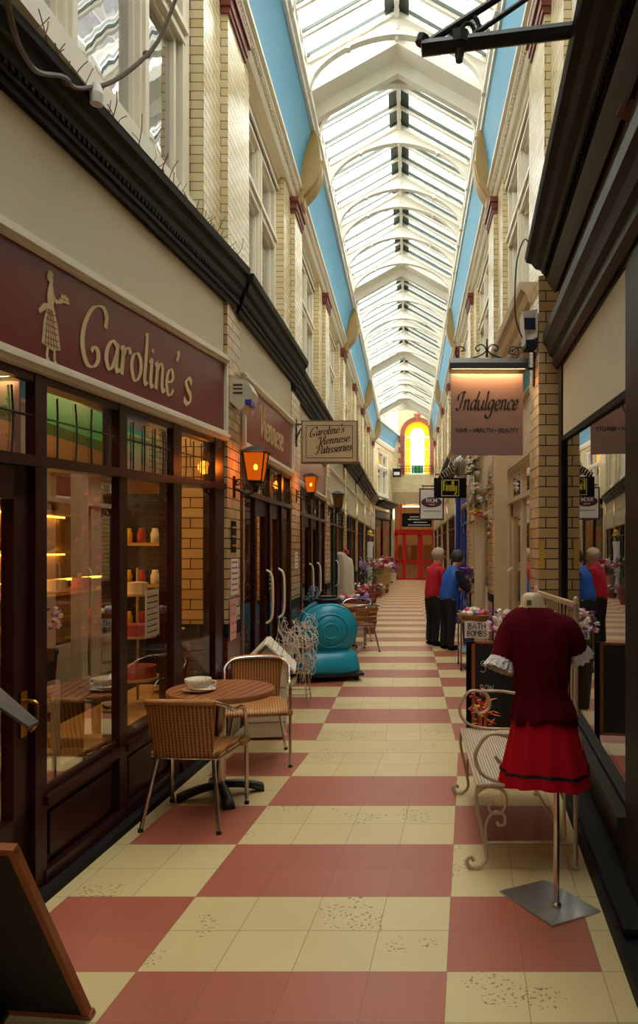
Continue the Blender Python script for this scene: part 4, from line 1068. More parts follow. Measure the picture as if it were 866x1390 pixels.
link('print_lines', bm, M['slate'], t)
# shelf of the display window
bm = bmesh.new(); F1.box(bm, a1(4.34), a1(5.85), .50, .56, -.6, -.11); struct('trim_19', bm, M['wood'])
# hanging sweets bunches
for k, (yy, cc) in enumerate(((4.45, 'fl_pink'), (4.62, 'cakered'), (4.8, 'fl_orange'))):
    bm = bmesh.new(); tube(bm, [F1.pt(a1(yy), 2.15, -.3), F1.pt(a1(yy), 1.2, -.3)], .004, 5)
    for j in range(26):
        p = F1.pt(a1(yy)+random.uniform(-.05, .05), 1.2+j*.037, -.3+random.uniform(-.05, .05)); ball(bm, p, random.uniform(.01, .02), sub=1)
    o = link('hanging_garland', bm, M[cc]); tag(o, 'hanging string of %s sweets in the patisserie window' % ['pink', 'red', 'orange'][k], 'garland')
# ================================================================== SIGNS AND LANTERNS
def at(px, py, Z): return Vector(((px-CX)*Z/F_PX, Z, EYE + (CY-py)*Z/F_PX))
# beige patisserie sign
Z = 9.5; p0, p1 = at(409, 629, Z), at(486, 571, Z)
t = thing('hanging_sign', 'beige square hanging sign with brown script, on the second brick pier on the left', 'sign', (p0.x, Z, p0.z), world=True)
bm = bmesh.new(); box(bm, p0.x, p1.x, Z-.02, Z+.06, p0.z, p1.z); link('edge_frame', bm, M['signedge'], t)
bm = bmesh.new(); box(bm, p0.x+.02, p1.x-.02, Z-.03, Z-.018, p0.z+.02, p1.z-.02); bd = link('board', bm, M['signcream'], t)
W, H = p1.x-p0.x, p1.z-p0.z
mp = lambda u, v, w: Vector((p0.x+u, Z-.03-w, p0.z+v))
bm = bmesh.new(); q = .07
for a in ([(q, q), (W-q, q)], [(W-q, q), (W-q, H-q)], [(W-q, H-q), (q, H-q)], [(q, H-q), (q, q)]): ribbon(bm, mp, a, lambda d, f: .008, .002)
link('border_line', bm, M['maroon'], bd)
bm = bmesh.new()
script(bm, mp, "Caroline's", .11, .35, .062, .46, slant=.25, wmin=.06, wmax=.19, nib=20, rise=.13)
script(bm, mp, "Viennese", .22, .235, .062, .42, slant=.25, wmin=.06, wmax=.19, nib=20, rise=.13)
script(bm, mp, "Patisseries", .19, .115, .062, .48, slant=.25, wmin=.06, wmax=.19, nib=20, rise=.13)
link('brown_script', bm, M['maroon'], bd)
bm = bmesh.new(); tube(bm, [(-1.49, Z, p1.z-.05), (p0.x+.02, Z, p1.z-.05)], .012); tube(bm, [(-1.49, Z, p1.z-.3), (-1.47, Z, p1.z-.2), (p0.x, Z, p1.z-.1)], .01, 6, 4); tube(bm, [(-1.49, Z, p1.z-.35), (-1.49, Z, p1.z+.02)], .016)
link('wall_bracket', bm, M['blackiron'], t)

# salon sign
Z = 6.3; p0, p1 = at(612, 618, Z), at(709.5, 508, Z)
t = thing('hanging_sign', 'mauve-brown salon sign lit from its metal hood, on the brick pier at the right', 'sign', (p0.x, Z, p0.z), world=True)
bm = bmesh.new(); box(bm, p0.x, p1.x, Z-.012, Z+.012, p0.z, p1.z); bd = link('board', bm, M['mauve'], t)
W = p1.x-p0.x; H = p1.z-p0.z
mp = lambda u, v, w: Vector((p0.x+u, Z-.012-w, p0.z+v))
bm = bmesh.new(); script(bm, mp, "Indulgence", .05, .40, .085, W-.10, slant=.28, wmin=.05, wmax=.19, nib=40, t=.002); link('script_lettering', bm, M['letter_black'], bd)
bm = bmesh.new(); fonttext(bm, mp, "HAIR • HEALTH • BEAUTY", W/2, .20, .054, 'CENTER', .002, .90); link('small_lettering', bm, M['letter_black'], bd)
h0 = at(610, 505, Z); h1 = at(714, 489, Z)
bm = bmesh.new(); prism(bm, [(-.09, 0), (-.09, .05), (-.05, .10), (.05, .10), (.09, .05), (.09, 0), (.075, 0), (.075, .04), (-.075, .04), (-.075, 0)], lambda y, z: Vector((h0.x, Z+y, h0.z+.01+z)), lambda y, z: Vector((h1.x, Z+y, h0.z+.01+z)))
hd = link('lamp_hood', bm, mat('grey_metal_hood', (78, 74, 66), .4, metal=.4), t)
bm = bmesh.new(); tube(bm, [(h0.x+.02, Z-.05, h0.z+.025), (h1.x-.02, Z-.05, h0.z+.025)], .010); link('lamp_tube', bm, M['tube'], hd)
bm = bmesh.new()
cx_ = at(661, 480, Z); 
tube(bm, [(h1.x-.05, Z, h0.z+.03), (1.13, Z, h0.z+.03)], .013); box(bm, 1.10, 1.125, Z-.03, Z+.03, h0.z-.12, h0.z+.17)
for s in (-1, 1):
    tube(bm, [cx_+Vector((s*x, 0, z)) for x, z in ((0, .04), (.03, .0), (.1, -.03), (.22, -.06))], .007, 6, 5)
    tube(bm, [cx_+Vector((s*x, 0, z)) for x, z in ((.0, .0), (.02, .06), (.06, .08), (.1, .05), (.08, .02), (.06, .04))], .006, 6, 5)
    tube(bm, [cx_+Vector((s*x, 0, z)) for x, z in ((.2, -.06), (.27, -.02), (.27, .05), (.22, .06), (.2, .03), (.23, .02))], .006, 6, 5)
tube(bm, [cx_+Vector((0, 0, -.03)), cx_+Vector((0, 0, .13))], [.012, .006])
link('scroll_ironwork', bm, M['blackiron'], t)
# cable to the sign
o = None; bm = bmesh.new(); P = [at(701, 482, 6.25), at(690, 478, 6.25), at(703, 472, 6.3), at(712, 468, 6.3), at(700, 430, 6.2), at(701, 360, 6.1), at(712, 325, 6.0), at(722, 340, 6.0)]
tube(bm, P, .006, 6, 6); o = link('cable', bm, M['blackiron']); tag(o, 'thin black cable looping up from the salon sign', 'cable')

# oval-logo sign (white)
Z = 14.8; p0, p1 = at(569, 706, Z), at(602.5, 663, Z)
t = thing('hanging_sign', 'white hanging sign with a dark red oval, below the black and yellow sign', 'sign', (p0.x, Z, p0.z), world=True)
bm = bmesh.new(); box(bm, p0.x, p1.x, Z-.02, Z+.04, p0.z, p1.z); link('edge_frame', bm, mat('brown_sign_frame', (74, 40, 30), .4), t)
bm = bmesh.new(); box(bm, p0.x+.03, p1.x-.03, Z-.03, Z-.015, p0.z+.03, p1.z-.03); bd = link('board', bm, M['whiteboard'], t)
W = p1.x-p0.x; mp = lambda u, v, w: Vector((p0.x+u, Z-.03-w, p0.z+v)); H = p1.z-p0.z
bm = bmesh.new(); A = [bm.verts.new(mp(W/2+.215*math.cos(2*math.pi*i/28), H*.56+.105*math.sin(2*math.pi*i/28), .004)) for i in range(28)]; bm.faces.new(A); link('red_oval', bm, mat('oval_dark_red', (84, 18, 24), .5), bd)
bm = bmesh.new(); fonttext(bm, lambda u, v, w: mp(u, v, w+.005), "RKM", W/2, H*.555, .12, 'CENTER', .002); fonttext(bm, lambda u, v, w: mp(u, v, w+.005), "WINES", W/2, H*.46, .045, 'CENTER', .002); link('white_lettering', bm, M['whiteboard'], bd)
bm = bmesh.new(); x = .09
while x < W-.1: ribbon(bm, mp, [(x, H*.28), (x+.03, H*.28)], lambda d, f: .016, .002); x += .04
link('small_print', bm, M['slate'], bd)
bm = bmesh.new(); tube(bm, [(p0.x+.05, Z, p1.z+.05), (1.24, Z, p1.z+.05)], .014)
for x in (p0.x+.08, p1.x-.08): tube(bm, [(x, Z, p1.z+.05), (x, Z, p1.z)], .008)
link('bracket', bm, M['blackiron'], t)
# firefly sign
Z = 13.0; p0, p1 = at(589, 676, Z), at(633, 649, Z)
t = thing('hanging_sign', 'small black hanging sign with yellow lettering, beyond the salon sign', 'sign', (p0.x, Z, p0.z), world=True)
bm = bmesh.new(); box(bm, p0.x, p1.x, Z-.03, Z+.03, p0.z, p1.z); bd = link('board', bm, M['black'], t)
W = p1.x-p0.x; H = p1.z-p0.z; mp = lambda u, v, w: Vector((p0.x+u, Z-.03-w, p0.z+v)); q = .04; x0_, x1_ = .14, W-.14
bm = bmesh.new()
for a in ([(x0_, q), (x1_, q)], [(x1_, q), (x1_, H-q)], [(x1_, H-q), (x0_, H-q)], [(x0_, H-q), (x0_, q)]): ribbon(bm, mp, a, lambda d, f: .014, .002)
link('cream_border', bm, M['gold'], bd)
bm = bmesh.new(); script(bm, mp, "Firefly", .165, .13, .092, x1_-x0_-.06, wmin=.16, wmax=.12, nib=0); link('yellow_lettering', bm, mat('acid_yellow_lettering', (206, 206, 40), .5), bd)
bm = bmesh.new(); tube(bm, [(p0.x+.02, Z, p1.z+.07), (1.24, Z, p1.z+.07)], .014)
for x in (p0.x+.1, p1.x-.1): tube(bm, [(x, Z, p1.z+.07), (x, Z, p1.z)], .008)
link('bracket', bm, M['blackiron'], t)
# silvery wire insects over it
for k, (px, py, w_, h_, rz) in enumerate(((608, 640, .20, .06, 35), (624, 634, .11, .17, 0))):
    t = thing('metal_ornament', ['long silver wire insect ornament leaning over the black and yellow sign', 'striped silver and blue egg-shaped ornament above the black and yellow sign'][k], 'ornament', at(px, py, 12.6), 0)
    bm = bmesh.new(); mt = Matrix.Rotation(R(-rz), 4, 'Y') @ Matrix.Diagonal((w_, .1, h_, 1)); bmesh.ops.create_uvsphere(bm, u_segments=14, v_segments=8, radius=1, matrix=mt); link('body', bm, M['navy'] if k else M['slate'], t)
    bm = bmesh.new()
    for j in range(-3, 4):
        u = j/4; rr = math.sqrt(1-u*u)
        P = [mathutils_rot(Vector((u*w_, rr*.104*math.cos(a*.5236), rr*h_*1.04*math.sin(a*.5236))), rz) for a in range(12)]
        tube(bm, P, .012, 5, closed=True)
    link('wire_hoops', bm, M['chrome'], t)
    bm = bmesh.new(); tube(bm, [(0, 0, h_), (.1, .1, .35)], .008); link('hook', bm, M['chrome'], t)

# iron arm at the top right
t = thing('sign_bracket', 'black wrought iron sign arm with scroll reaching out top right', 'bracket', (1.0, 3.2, 3.9), world=True)
Z = 3.2; bm = bmesh.new(); A, B = at(572, 66, Z), at(866, 30, Z)+Vector((.04, 0, .005))
tube(bm, [A, B], .034, 8); a2 = at(575, 50, Z); tube(bm, [A+Vector((.0, 0, .02)), a2], .03); 
tube(bm, [at(584, 56, Z), at(672, 0, Z), at(760, -60, Z)], .016, 8); tube(bm, [at(648, 44, Z), at(712, 0, Z), at(760, -36, Z)], .012, 8)
tube(bm, [at(625, 50, Z), at(623, 84, Z)], [.03, .016]); tube(bm, [at(624, 46, Z), at(624, 62, Z)], .046)
tube(bm, [at(629, 44, Z)+Vector((.03*math.cos(k*.6)+.02, 0, .042*math.sin(k*.6)-.0)) for k in range(11)], .010, 8)
tube(bm, [at(640, 50, Z), at(650, 36, Z), at(642, 22, Z), at(628, 26, Z), at(630, 36, Z)], .011, 8, 6)
tube(bm, [at(760, -60, Z), at(866, -60, Z)+Vector((.04, 0, 0))], .02)
link('iron_arm', bm, M['blackiron'], t)
bm = bmesh.new(); b0 = at(858, 118, Z); hexa(bm, [(.96, 3.15, 3.66), (1.08, 3.15, 3.6), (1.08, 3.3, 3.6), (.96, 3.3, 3.66), (.96, 3.15, 4.4), (1.08, 3.15, 4.4), (1.08, 3.3, 4.4), (.96, 3.3, 4.4)]); link('wall_plate', bm, mat('red_brown_board', (80, 30, 24), .5), t)

# lanterns
def lantern(loc, wallx, s, lit, label):
    t = thing('wall_lantern', label, 'lantern', loc)
    bm = bmesh.new(); n = 4
    rt, rb, h = .085*s, .055*s, .11*s
    q = [(1, 1), (-1, 1), (-1, -1), (1, -1)]
    for i in range(4):
        a, b_ = q[i], q[(i+1) % 4]
        tube(bm, [(a[0]*rt, a[1]*rt, h), (a[0]*rb, a[1]*rb, -h)], .006*s, 5)
        tube(bm, [(a[0]*rt, a[1]*rt, h), (b_[0]*rt, b_[1]*rt, h)], .007*s, 5); tube(bm, [(a[0]*rb, a[1]*rb, -h), (b_[0]*rb, b_[1]*rb, -h)], .007*s, 5)
    hexa(bm, [(-rt*1.3, -rt*1.3, h), (rt*1.3, -rt*1.3, h), (rt*1.3, rt*1.3, h), (-rt*1.3, rt*1.3, h), (-.03*s, -.03*s, h+.05*s), (.03*s, -.03*s, h+.05*s), (.03*s, .03*s, h+.05*s), (-.03*s, .03*s, h+.05*s)])
    lathe(bm, [(0, -h-.09*s), (.02*s, -h-.08*s), (.03*s, -h-.04*s), (.055*s, -h-.02*s), (.06*s, -h), (0, -h)], seg=10)
    dx = wallx-loc[0]
    tube(bm, [(0, 0, -h-.07*s), (dx*.3, 0, -h-.10*s), (dx*.7, 0, -h-.07*s), (dx, 0, -h-.05*s)], .010*s, 8, 5)
    tube(bm, [(dx*.5, 0, -h-.08*s), (dx*.6, 0, -h-.0*s), (dx*.85, 0, -h+.01*s), (dx*.85, 0, -h-.03*s), (dx*.72, 0, -h-.02*s)], .007*s, 6, 5)
    tube(bm, [(dx, 0, -h-.13*s), (dx, 0, -h+.04*s)], .018*s, 8)
    link('iron_frame', bm, M['blackiron'], t)
    bm = bmesh.new()
    hexa(bm, [(-rb*.9, -rb*.9, -h), (rb*.9, -rb*.9, -h), (rb*.9, rb*.9, -h), (-rb*.9, rb*.9, -h), (-rt*.9, -rt*.9, h), (rt*.9, -rt*.9, h), (rt*.9, rt*.9, h), (-rt*.9, rt*.9, h)])
    link('amber_glass', bm, GLOW if lit else M['amberoff'], t)
    if lit:
        bm = bmesh.new(); ball(bm, (0, 0, 0), .015*s, 1, 1, 1.5); link('bulb', bm, M['bulb'], t)
        l = bpy.data.lights.new('lantern_light', 'POINT'); l.energy = 6*s; l.color = (1, .5, .15); l.shadow_soft_size = .06
        lo = bpy.data.objects.new('lantern_light', l); lo.location = (loc[0], loc[1]-.0, loc[2]-.0); C.objects.link(lo)
def glowmat():
    m = bpy.data.materials.new('glowing_amber_glass'); m.use_nodes = True; nt = m.node_tree; nt.nodes.clear()
    o = nt.nodes.new('ShaderNodeOutputMaterial'); e = nt.nodes.new('ShaderNodeEmission'); e.inputs[0].default_value = lin((255, 120, 24)); e.inputs[1].default_value = .5
    p = nt.nodes.new('ShaderNodeBsdfTransparent'); p.inputs[0].default_value = lin((255, 170, 80)); a = nt.nodes.new('ShaderNodeMixShader'); a.inputs[0].default_value = .55
    nt.links.new(p.outputs[0], a.inputs[1]); nt.links.new(e.outputs[0], a.inputs[2]); nt.links.new(a.outputs[0], o.inputs[0]); return m
GLOW = glowmat()
lantern(at(347, 634, 6.38), -1.56, 1.15, True, 'lit amber lantern on an iron bracket, on the first brick pier by the maroon shops')
lantern(at(422, 658, 9.5), -1.49, .95, True, 'lit amber lantern under the beige script sign')
lantern(at(459, 680, 14.0), -1.56, 1.2, False, 'unlit dull lantern on the third brick pier on the left')

# alarm box
t = thing('alarm_box', 'cream slatted alarm box with a blue lens on the first brick pier', 'alarm box', (-1.5, 6.4, 2.9), world=True)
P = [(-1.57, 2.97), (-1.57, 3.20), (-1.40, 3.13), (-1.36, 3.05), (-1.38, 2.96), (-1.47, 2.88)]
bm = bmesh.new(); prism(bm, P, lambda x, z: Vector((x, 6.25, z)), lambda x, z: Vector((x, 6.5, z))); link('casing', bm, M['plastic_white'], t)
bm = bmesh.new()
for k in range(3): box(bm, -1.53, -1.45, 6.243, 6.251, 3.03+k*.035, 3.04+k*.035)
link('vent_slots', bm, M['slate'], t)
bm = bmesh.new(); box(bm, -1.425, -1.37, 6.24, 6.4, 2.93, 2.975); link('lens', bm, M['plastic_blue'], t)
# white box high on the right pier
t = thing('speaker_box', 'white box with a picture panel under the cream cornice on the right brick pier', 'box', (1.1, 6.2, 3.4), world=True)
A, B = at(709, 468, 6.2), at(727, 428, 6.2)
bm = bmesh.new(); hexa(bm, [(A.x+.02, 6.15, A.z), (B.x, 6.1, A.z+.04), (B.x, 6.3, A.z+.04), (A.x+.02, 6.35, A.z), (A.x-.01, 6.1, B.z), (B.x, 6.1, B.z+.02), (B.x, 6.3, B.z+.02), (A.x-.01, 6.3, B.z)]); link('casing', bm, M['whiteboard'], t)
bm = bmesh.new(); box(bm, A.x+.0, B.x-.02, 6.095, 6.1, A.z+.1, A.z+.2); box(bm, A.x+.02, B.x, 6.12, 6.3, A.z-.04, A.z+.02); link('dark_panel', bm, M['navy'], t)

# posters on piers
def poster(name, label, loc, w, h, face, m, lines=None, lm=None):
    t = thing(name, label, 'poster', loc)
    bm = bmesh.new()
    if face == 'x': box(bm, 0, .006, -w/2, w/2, 0, h)
    else: box(bm, -w/2, w/2, -.006, 0, 0, h)
    link('sheet', bm, m, t)
    if lines:
        bm = bmesh.new()
        for k in range(lines):
            z = h*(k+.7)/(lines+.5); x = -w*.4
            while x < w*.38:
                l = random.uniform(.02, .05)*w/.3
                if face == 'x': box(bm, .006, .0075, x, min(x+l, w*.4), z, z+h*.05)
                else: box(bm, x, min(x+l, w*.4), -.0075, -.006, z, z+h*.05)
                x += l+.012
        link('print', bm, lm, t)
def pp(px, py, X_): Z_ = X_*F_PX/(px-CX); return (X_, Z_, EYE+(CY-py)*Z_/F_PX)
poster('notice_poster', 'white notice with red print on the first brick pier, left', pp(318, 807, -1.555), .26, .32, 'x', M['paper'], 6, M['papertext'])
poster('event_poster', 'dark poster with a yellow figure on the first brick pier, above the white notice', pp(317, 750, -1.553), .16, .28, 'x', M['slate'], 3, M['bluecup'])
poster('picture_poster', 'pale picture poster low on the first brick pier, below the white notice', pp(316, 868, -1.553), .22, .36, 'x', mat('pale_pink_print', (210, 160, 150), .6), 4, M['fl_orange'])
poster('small_notice', 'small white notice on the second brick pier on the left', pp(402, 772, -1.485), .2, .22, 'x', M['paper'], 4, M['slate'])
poster('vertical_sticker', 'narrow yellow and black vertical sticker on the right brick pier', (1.14, 6.095, 1.657+(747-772)*6.1/970), .035, .22, 'y', M['bluecup'], 5, M['black'])
for (x, y, z, lb) in ((-1.50, 8.2, 1.2, 'small grey notice on the glass of the double doors'),):
    poster('door_notice', lb, (x-.02, y-.35, z), .14, .22, 'x', M['greysill'], 4, M['paper'])

# cable and twigs on the top-left cornice
bm = bmesh.new(); P = [at(8, -10, 2.4), at(20, 45, 2.55), at(35, 78, 2.75), at(52, 98, 2.95), at(85, 104, 3.2), at(100, 118, 3.4), at(120, 119, 3.55), at(150, 112, 3.7), at(185, 88, 3.85), at(215, 55, 4.0), at(240, -5, 4.1)]
tube(bm, P, .011, 6, 6); ball(bm, at(199, 74, 4.1), .022); ball(bm, at(90, 110, 3.3), .022)
o = link('hanging_cable', bm, M['cable']); tag(o, 'old knotted brown cable drooping over the black cornice at top left', 'cable')
bm = bmesh.new(); lathe(bm, [(0, -.06), (.03, -.05), (.035, 0), (.02, .05), (0, .06)], *at(131, 128, 3.6)); o = link('cable_fitting', bm, M['whiteboard']); tag(o, 'small white plastic cable fitting on the black cornice', 'fitting')
for k in range(26):
    Y = 3.2 + k*.115 + random.uniform(-.04, .04); bm = bmesh.new(); b0 = F1.pt(a1(Y), 4.15, .10)
    for j in range(2):
        e = b0 + Vector((random.uniform(-.06, .09), random.uniform(-.12, .12), random.uniform(.06, .2))); m_ = (b0+e)/2 + Vector((random.uniform(-.03, .03), 0, random.uniform(-.02, .03)))
        tube(bm, [b0, m_, e], .0028, 4, 3)
    o = link('dry_twig', bm, M['stem']); tag(o, 'bare dry twig sprouting from the top of the near black cornice', 'twig', 'dry twigs along the black cornice')

# ================================================================== CAFE FURNITURE
def rsheet(bm, f, nu, nv, th):
    """thin curved slab; f(u,v)->(point, normal)"""
    A = [[None]*(nv+1) for _ in range(nu+1)]; B = [[None]*(nv+1) for _ in range(nu+1)]
    for i in range(nu+1):
        for j in range(nv+1):
            p, n_ = f(i/nu, j/nv); A[i][j] = bm.verts.new(p+n_*th/2); B[i][j] = bm.verts.new(p-n_*th/2)
    for i in range(nu):
        for j in range(nv):
            bm.faces.new((A[i][j], A[i+1][j], A[i+1][j+1], A[i][j+1])); bm.faces.new((B[i][j], B[i][j+1], B[i+1][j+1], B[i+1][j]))
    for i in range(nu):
        bm.faces.new((A[i][0], B[i][0], B[i+1][0], A[i+1][0])); bm.faces.new((A[i][nv], A[i+1][nv], B[i+1][nv], B[i][nv]))
    for j in range(nv):
        bm.faces.new((A[0][j], A[0][j+1], B[0][j+1], B[0][j])); bm.faces.new((A[nu][j], B[nu][j], B[nu][j+1], A[nu][j+1]))
def bistro_chair(loc, rz, label, slat=False):
    t = thing('bistro_chair', label, 'chair', loc, rz)
    W_, back = .25, -.25
    bm = bmesh.new()
    P = [(-W_, .22, .0), (-W_, .21, .45), (-W_, .19, .60), (-W_+.005, .13, .655), (-W_, -.05, .675), (-W_+.0, -.17, .72), (-.18, -.265, .765), (0, -.30, .775)]
    P = P + [(-x, y, z) for x, y, z in P[-2::-1]]
    tube(bm, P, .0125, 10, 4)
    link('arm_tube', bm, M['chrome'], t)
    for s in (-1, 1):
        bm = bmesh.new(); tube(bm, [(s*.17, -.19, .43), (s*.19, -.22, .3), (s*.235, -.285, 0.0)], .012, 10, 3); lg = link('leg', bm, M['chrome'], t)
        bm = bmesh.new(); lathe(bm, [(.016, 0), (.016, .02), (.012, .022)], s*.235, -.285, 0, 10); link('foot_cap', bm, M['rubber'], lg)
        bm = bmesh.new(); lathe(bm, [(.016, 0), (.016, .02), (.012, .022)], s*W_, .22, 0, 10); link('foot_cap', bm, M['rubber'], t)
    bm = bmesh.new(); tube(bm, [(-W_, .2, .415), (-.2, -.2, .415), (.2, -.2, .415), (W_, .2, .415)], .009, 8); tube(bm, [(-W_, .2, .415), (W_, .2, .415)], .009, 8); link('seat_rail', bm, M['chrome'], t)
    if not slat:
        bm = bmesh.new()
        def fs(u, v):
            w = .215 + .03*v - .02*(1-v); x = (u*2-1)*w; y = -.23+.47*v
            z = .445 - .02*math.cos((u-.5)*math.pi) * math.sin(v*math.pi) - (.03*(v-.85)/.15 if v > .85 else 0)
            return Vector((x, y, z)), Vector((0, 0, 1))
        rsheet(bm, fs, 14, 14, .028); link('seat', bm, M['rattan_seat'], t, smooth=True)
        bm = bmesh.new()
        def fb(u, v):
            w = .175 + .035*v; x = (u*2-1)*w; y = -.235 - .05*v - .06*(1-(u*2-1)**2)*(.5+.5*v) + .015
            z = .43 + .345*v - .012*(u*2-1)**2*v; return Vector((x, y, z)), Vector((0, 1, 0))
        rsheet(bm, fb, 16, 10, .022); link('backrest', bm, M['rattan'], t, smooth=True)
        bm = bmesh.new(); tube(bm, [fb(k/12, 1.0)[0] for k in range(13)], .019, 8); link('back_rail_wrap', bm, M['wicker_gold'], t, smooth=True)
        for s in (-1, 1):
            bm = bmesh.new(); box(bm, s*W_-.018, s*W_+.018, .12, .24, .405, .44); link('seat_binding', bm, M['wicker_gold'], t)
    else:
        for k in range(6):
            bm = bmesh.new(); y = -.2+k*.075; box(bm, -.22, .22, y, y+.058, .43, .445); link('seat_slat', bm, M['slats'], t)
        for k in range(3):
            bm = bmesh.new(); z = .52+k*.075
            def fb(u, v, z=z): x = (u*2-1)*.2; return Vector((x, -.24-.05*(1-(u*2-1)**2)-(z-.5)*.15, z+v*.06)), Vector((0, 1, 0))
            rsheet(bm, fb, 10, 2, .014); link('back_slat', bm, M['slats'], t)
    return t
M['wicker_gold'] = weavemat('wrapped_cane', (150, 96, 46), (206, 146, 82), 40, 30, 'XZ')
def cafe_table(loc, rad, h, label, m=None):
    t = thing('cafe_table', label, 'table', loc)
    bm = bmesh.new(); n = 11; w = 2*rad/n
    for k in range(n):
        x0, x1 = -rad+k*w+.004, -rad+(k+1)*w-.004
        xs = [x0+(x1-x0)*q/4 for q in range(5)]
        rr = rad-.012
        f = lambda x: math.sqrt(max(1e-5, rr*rr-min(rr*rr, x*x)))
        top = [(x, f(x)) for x in xs] + [(x, -f(x)) for x in xs[::-1]]
        prism(bm, top, lambda x, y: Vector((x*.97+y*.24, y*.97-x*.24, h-.022)), lambda x, y: Vector((x*.97+y*.24, y*.97-x*.24, h)))
    tp = link('table_top', bm, m or M['slats'], t)
    bm = bmesh.new(); lathe(bm, [(rad-.03, h-.035), (rad, h-.035), (rad+.003, h-.01), (rad, h+.001), (rad-.012, h+.001), (rad-.012, h-.024), (rad-.03, h-.024)], seg=64); bmesh.ops.remove_doubles(bm, verts=bm.verts, dist=1e-5)
    link('rim', bm, M['slats'], tp)
    bm = bmesh.new(); lathe(bm, [(.032, .07), (.032, h-.05), (.12, h-.04), (.12, h-.03), (0, h-.03)], seg=20); link('pedestal', bm, M['chrome'], t)
    for k in range(4):
        a = R(25+90*k); bm = bmesh.new(); c, s = math.cos(a), math.sin(a)
        rings = []
        for q in range(9):
            f = q/8; d = .02+.265*f; z = .085-.055*f**2; hw = .028+.012*f; th = .025+.005*f
            rings.append([bm.verts.new((c*d - s*w_, s*d + c*w_, max(.001, z+dz))) for w_, dz in ((-hw, -th), (hw, -th), (hw*.8, th*.4), (0, th*.8), (-hw*.8, th*.4))])
        for A_, B_ in zip(rings, rings[1:]):
            for j in range(5): bm.faces.new((A_[j], A_[(j+1) % 5], B_[(j+1) % 5], B_[j]))
        bm.faces.new(rings[0]); bm.faces.new(rings[-1][::-1])
        link('base_foot', bm, M['footdark'], t, smooth=True)
    return t
cafe_table((-1.262, 4.82, 0), .353, .722, 'round slatted teak cafe table with a cup on it, beside the near maroon shop')
bistro_chair((-1.32, 4.47, 0), R(-4), 'rattan bistro chair with its back to us, in front of the round teak table')
bistro_chair((-1.19, 5.62, 0), R(192), 'rattan bistro chair facing us from behind the round teak table')
# cup and saucer
t = thing('saucer', 'white saucer on the round teak table', 'saucer', (-1.385, 4.73, .722))
bm = bmesh.new(); lathe(bm, [(0, 0), (.05, 0), (.055, .006), (.105, .018), (.107, .022), (.06, .012), (0, .008)], seg=40); link('plate', bm, M['china'], t, smooth=True)
t = thing('cup', 'wide patterned white soup cup with tea-brown contents on the saucer', 'cup', (-1.39, 4.73, .731))
bm = bmesh.new(); lathe(bm, [(0, 0), (.045, 0), (.048, .008), (.07, .025), (.083, .05), (.088, .078), (.084, .078), (.078, .05), (.06, .025), (0, .015)], seg=40); cp = link('bowl', bm, mat('patterned_china', (214, 206, 176), .25, var=.35, scale=60), t, smooth=True)
bm = bmesh.new(); tube(bm, [(.082, 0, .065), (.115, 0, .06), (.112, 0, .035), (.078, 0, .035)], .006, 8, 4); link('handle', bm, M['china'], t)
bm = bmesh.new(); tube(bm, [(-.1, .0, .02), (.02, -.06, .022), (.11, -.065, .022)], .004, 6); o = link('teaspoon', bm, M['chrome']); o.location = (-1.36, 4.69, .735); tag(o, 'teaspoon lying on the saucer beside the soup cup', 'spoon')

# second cafe table and chairs beyond the ride
cafe_table((-1.13, 12.0, 0), .42, .73, 'round wooden cafe table behind the teal ride')
bistro_chair((-.82, 11.75, 0), R(35), 'wood-slatted aluminium chair drawn up to the far round table', slat=True)
bistro_chair((-.95, 12.75, 0), R(170), 'aluminium armchair on the far side of the far round table', slat=True)

# cream wooden kennel-shaped box
t = thing('wooden_house_box', 'cream slatted wooden box with a pitched roof standing behind the teak table', 'box', (-1.27, 6.45, 0), R(8))
bm = bmesh.new(); box(bm, -.17, .17, -.2, .2, .02, .62)
prism(bm, [(-.17, .62), (.17, .62), (0, .80)], lambda x, z: Vector((x, -.19, z)), lambda x, z: Vector((x, .19, z)))
link('body', bm, M['cream'], t)
for s in (-1, 1):
    bm = bmesh.new()
    for k in range(6):
        f0, f1 = k/6, (k+.88)/6
        a = Vector((s*(0+.25*f0), -.27, .84-.26*f0)); b_ = Vector((s*(0+.25*f1), -.27, .84-.26*f1))
        d = Vector((0, .54, 0)); u = Vector((s*.01, 0, .014))
        hexa(bm, [a, b_, b_+d, a+d, a+u, b_+u, b_+d+u, a+d+u])
    link('roof_slats', bm, M['cream'], t)
bm = bmesh.new()
for z in (.15, .3, .45): box(bm, -.165, .165, -.206, -.2, z, z+.006)
link('board_lines', bm, M['stem'], t)
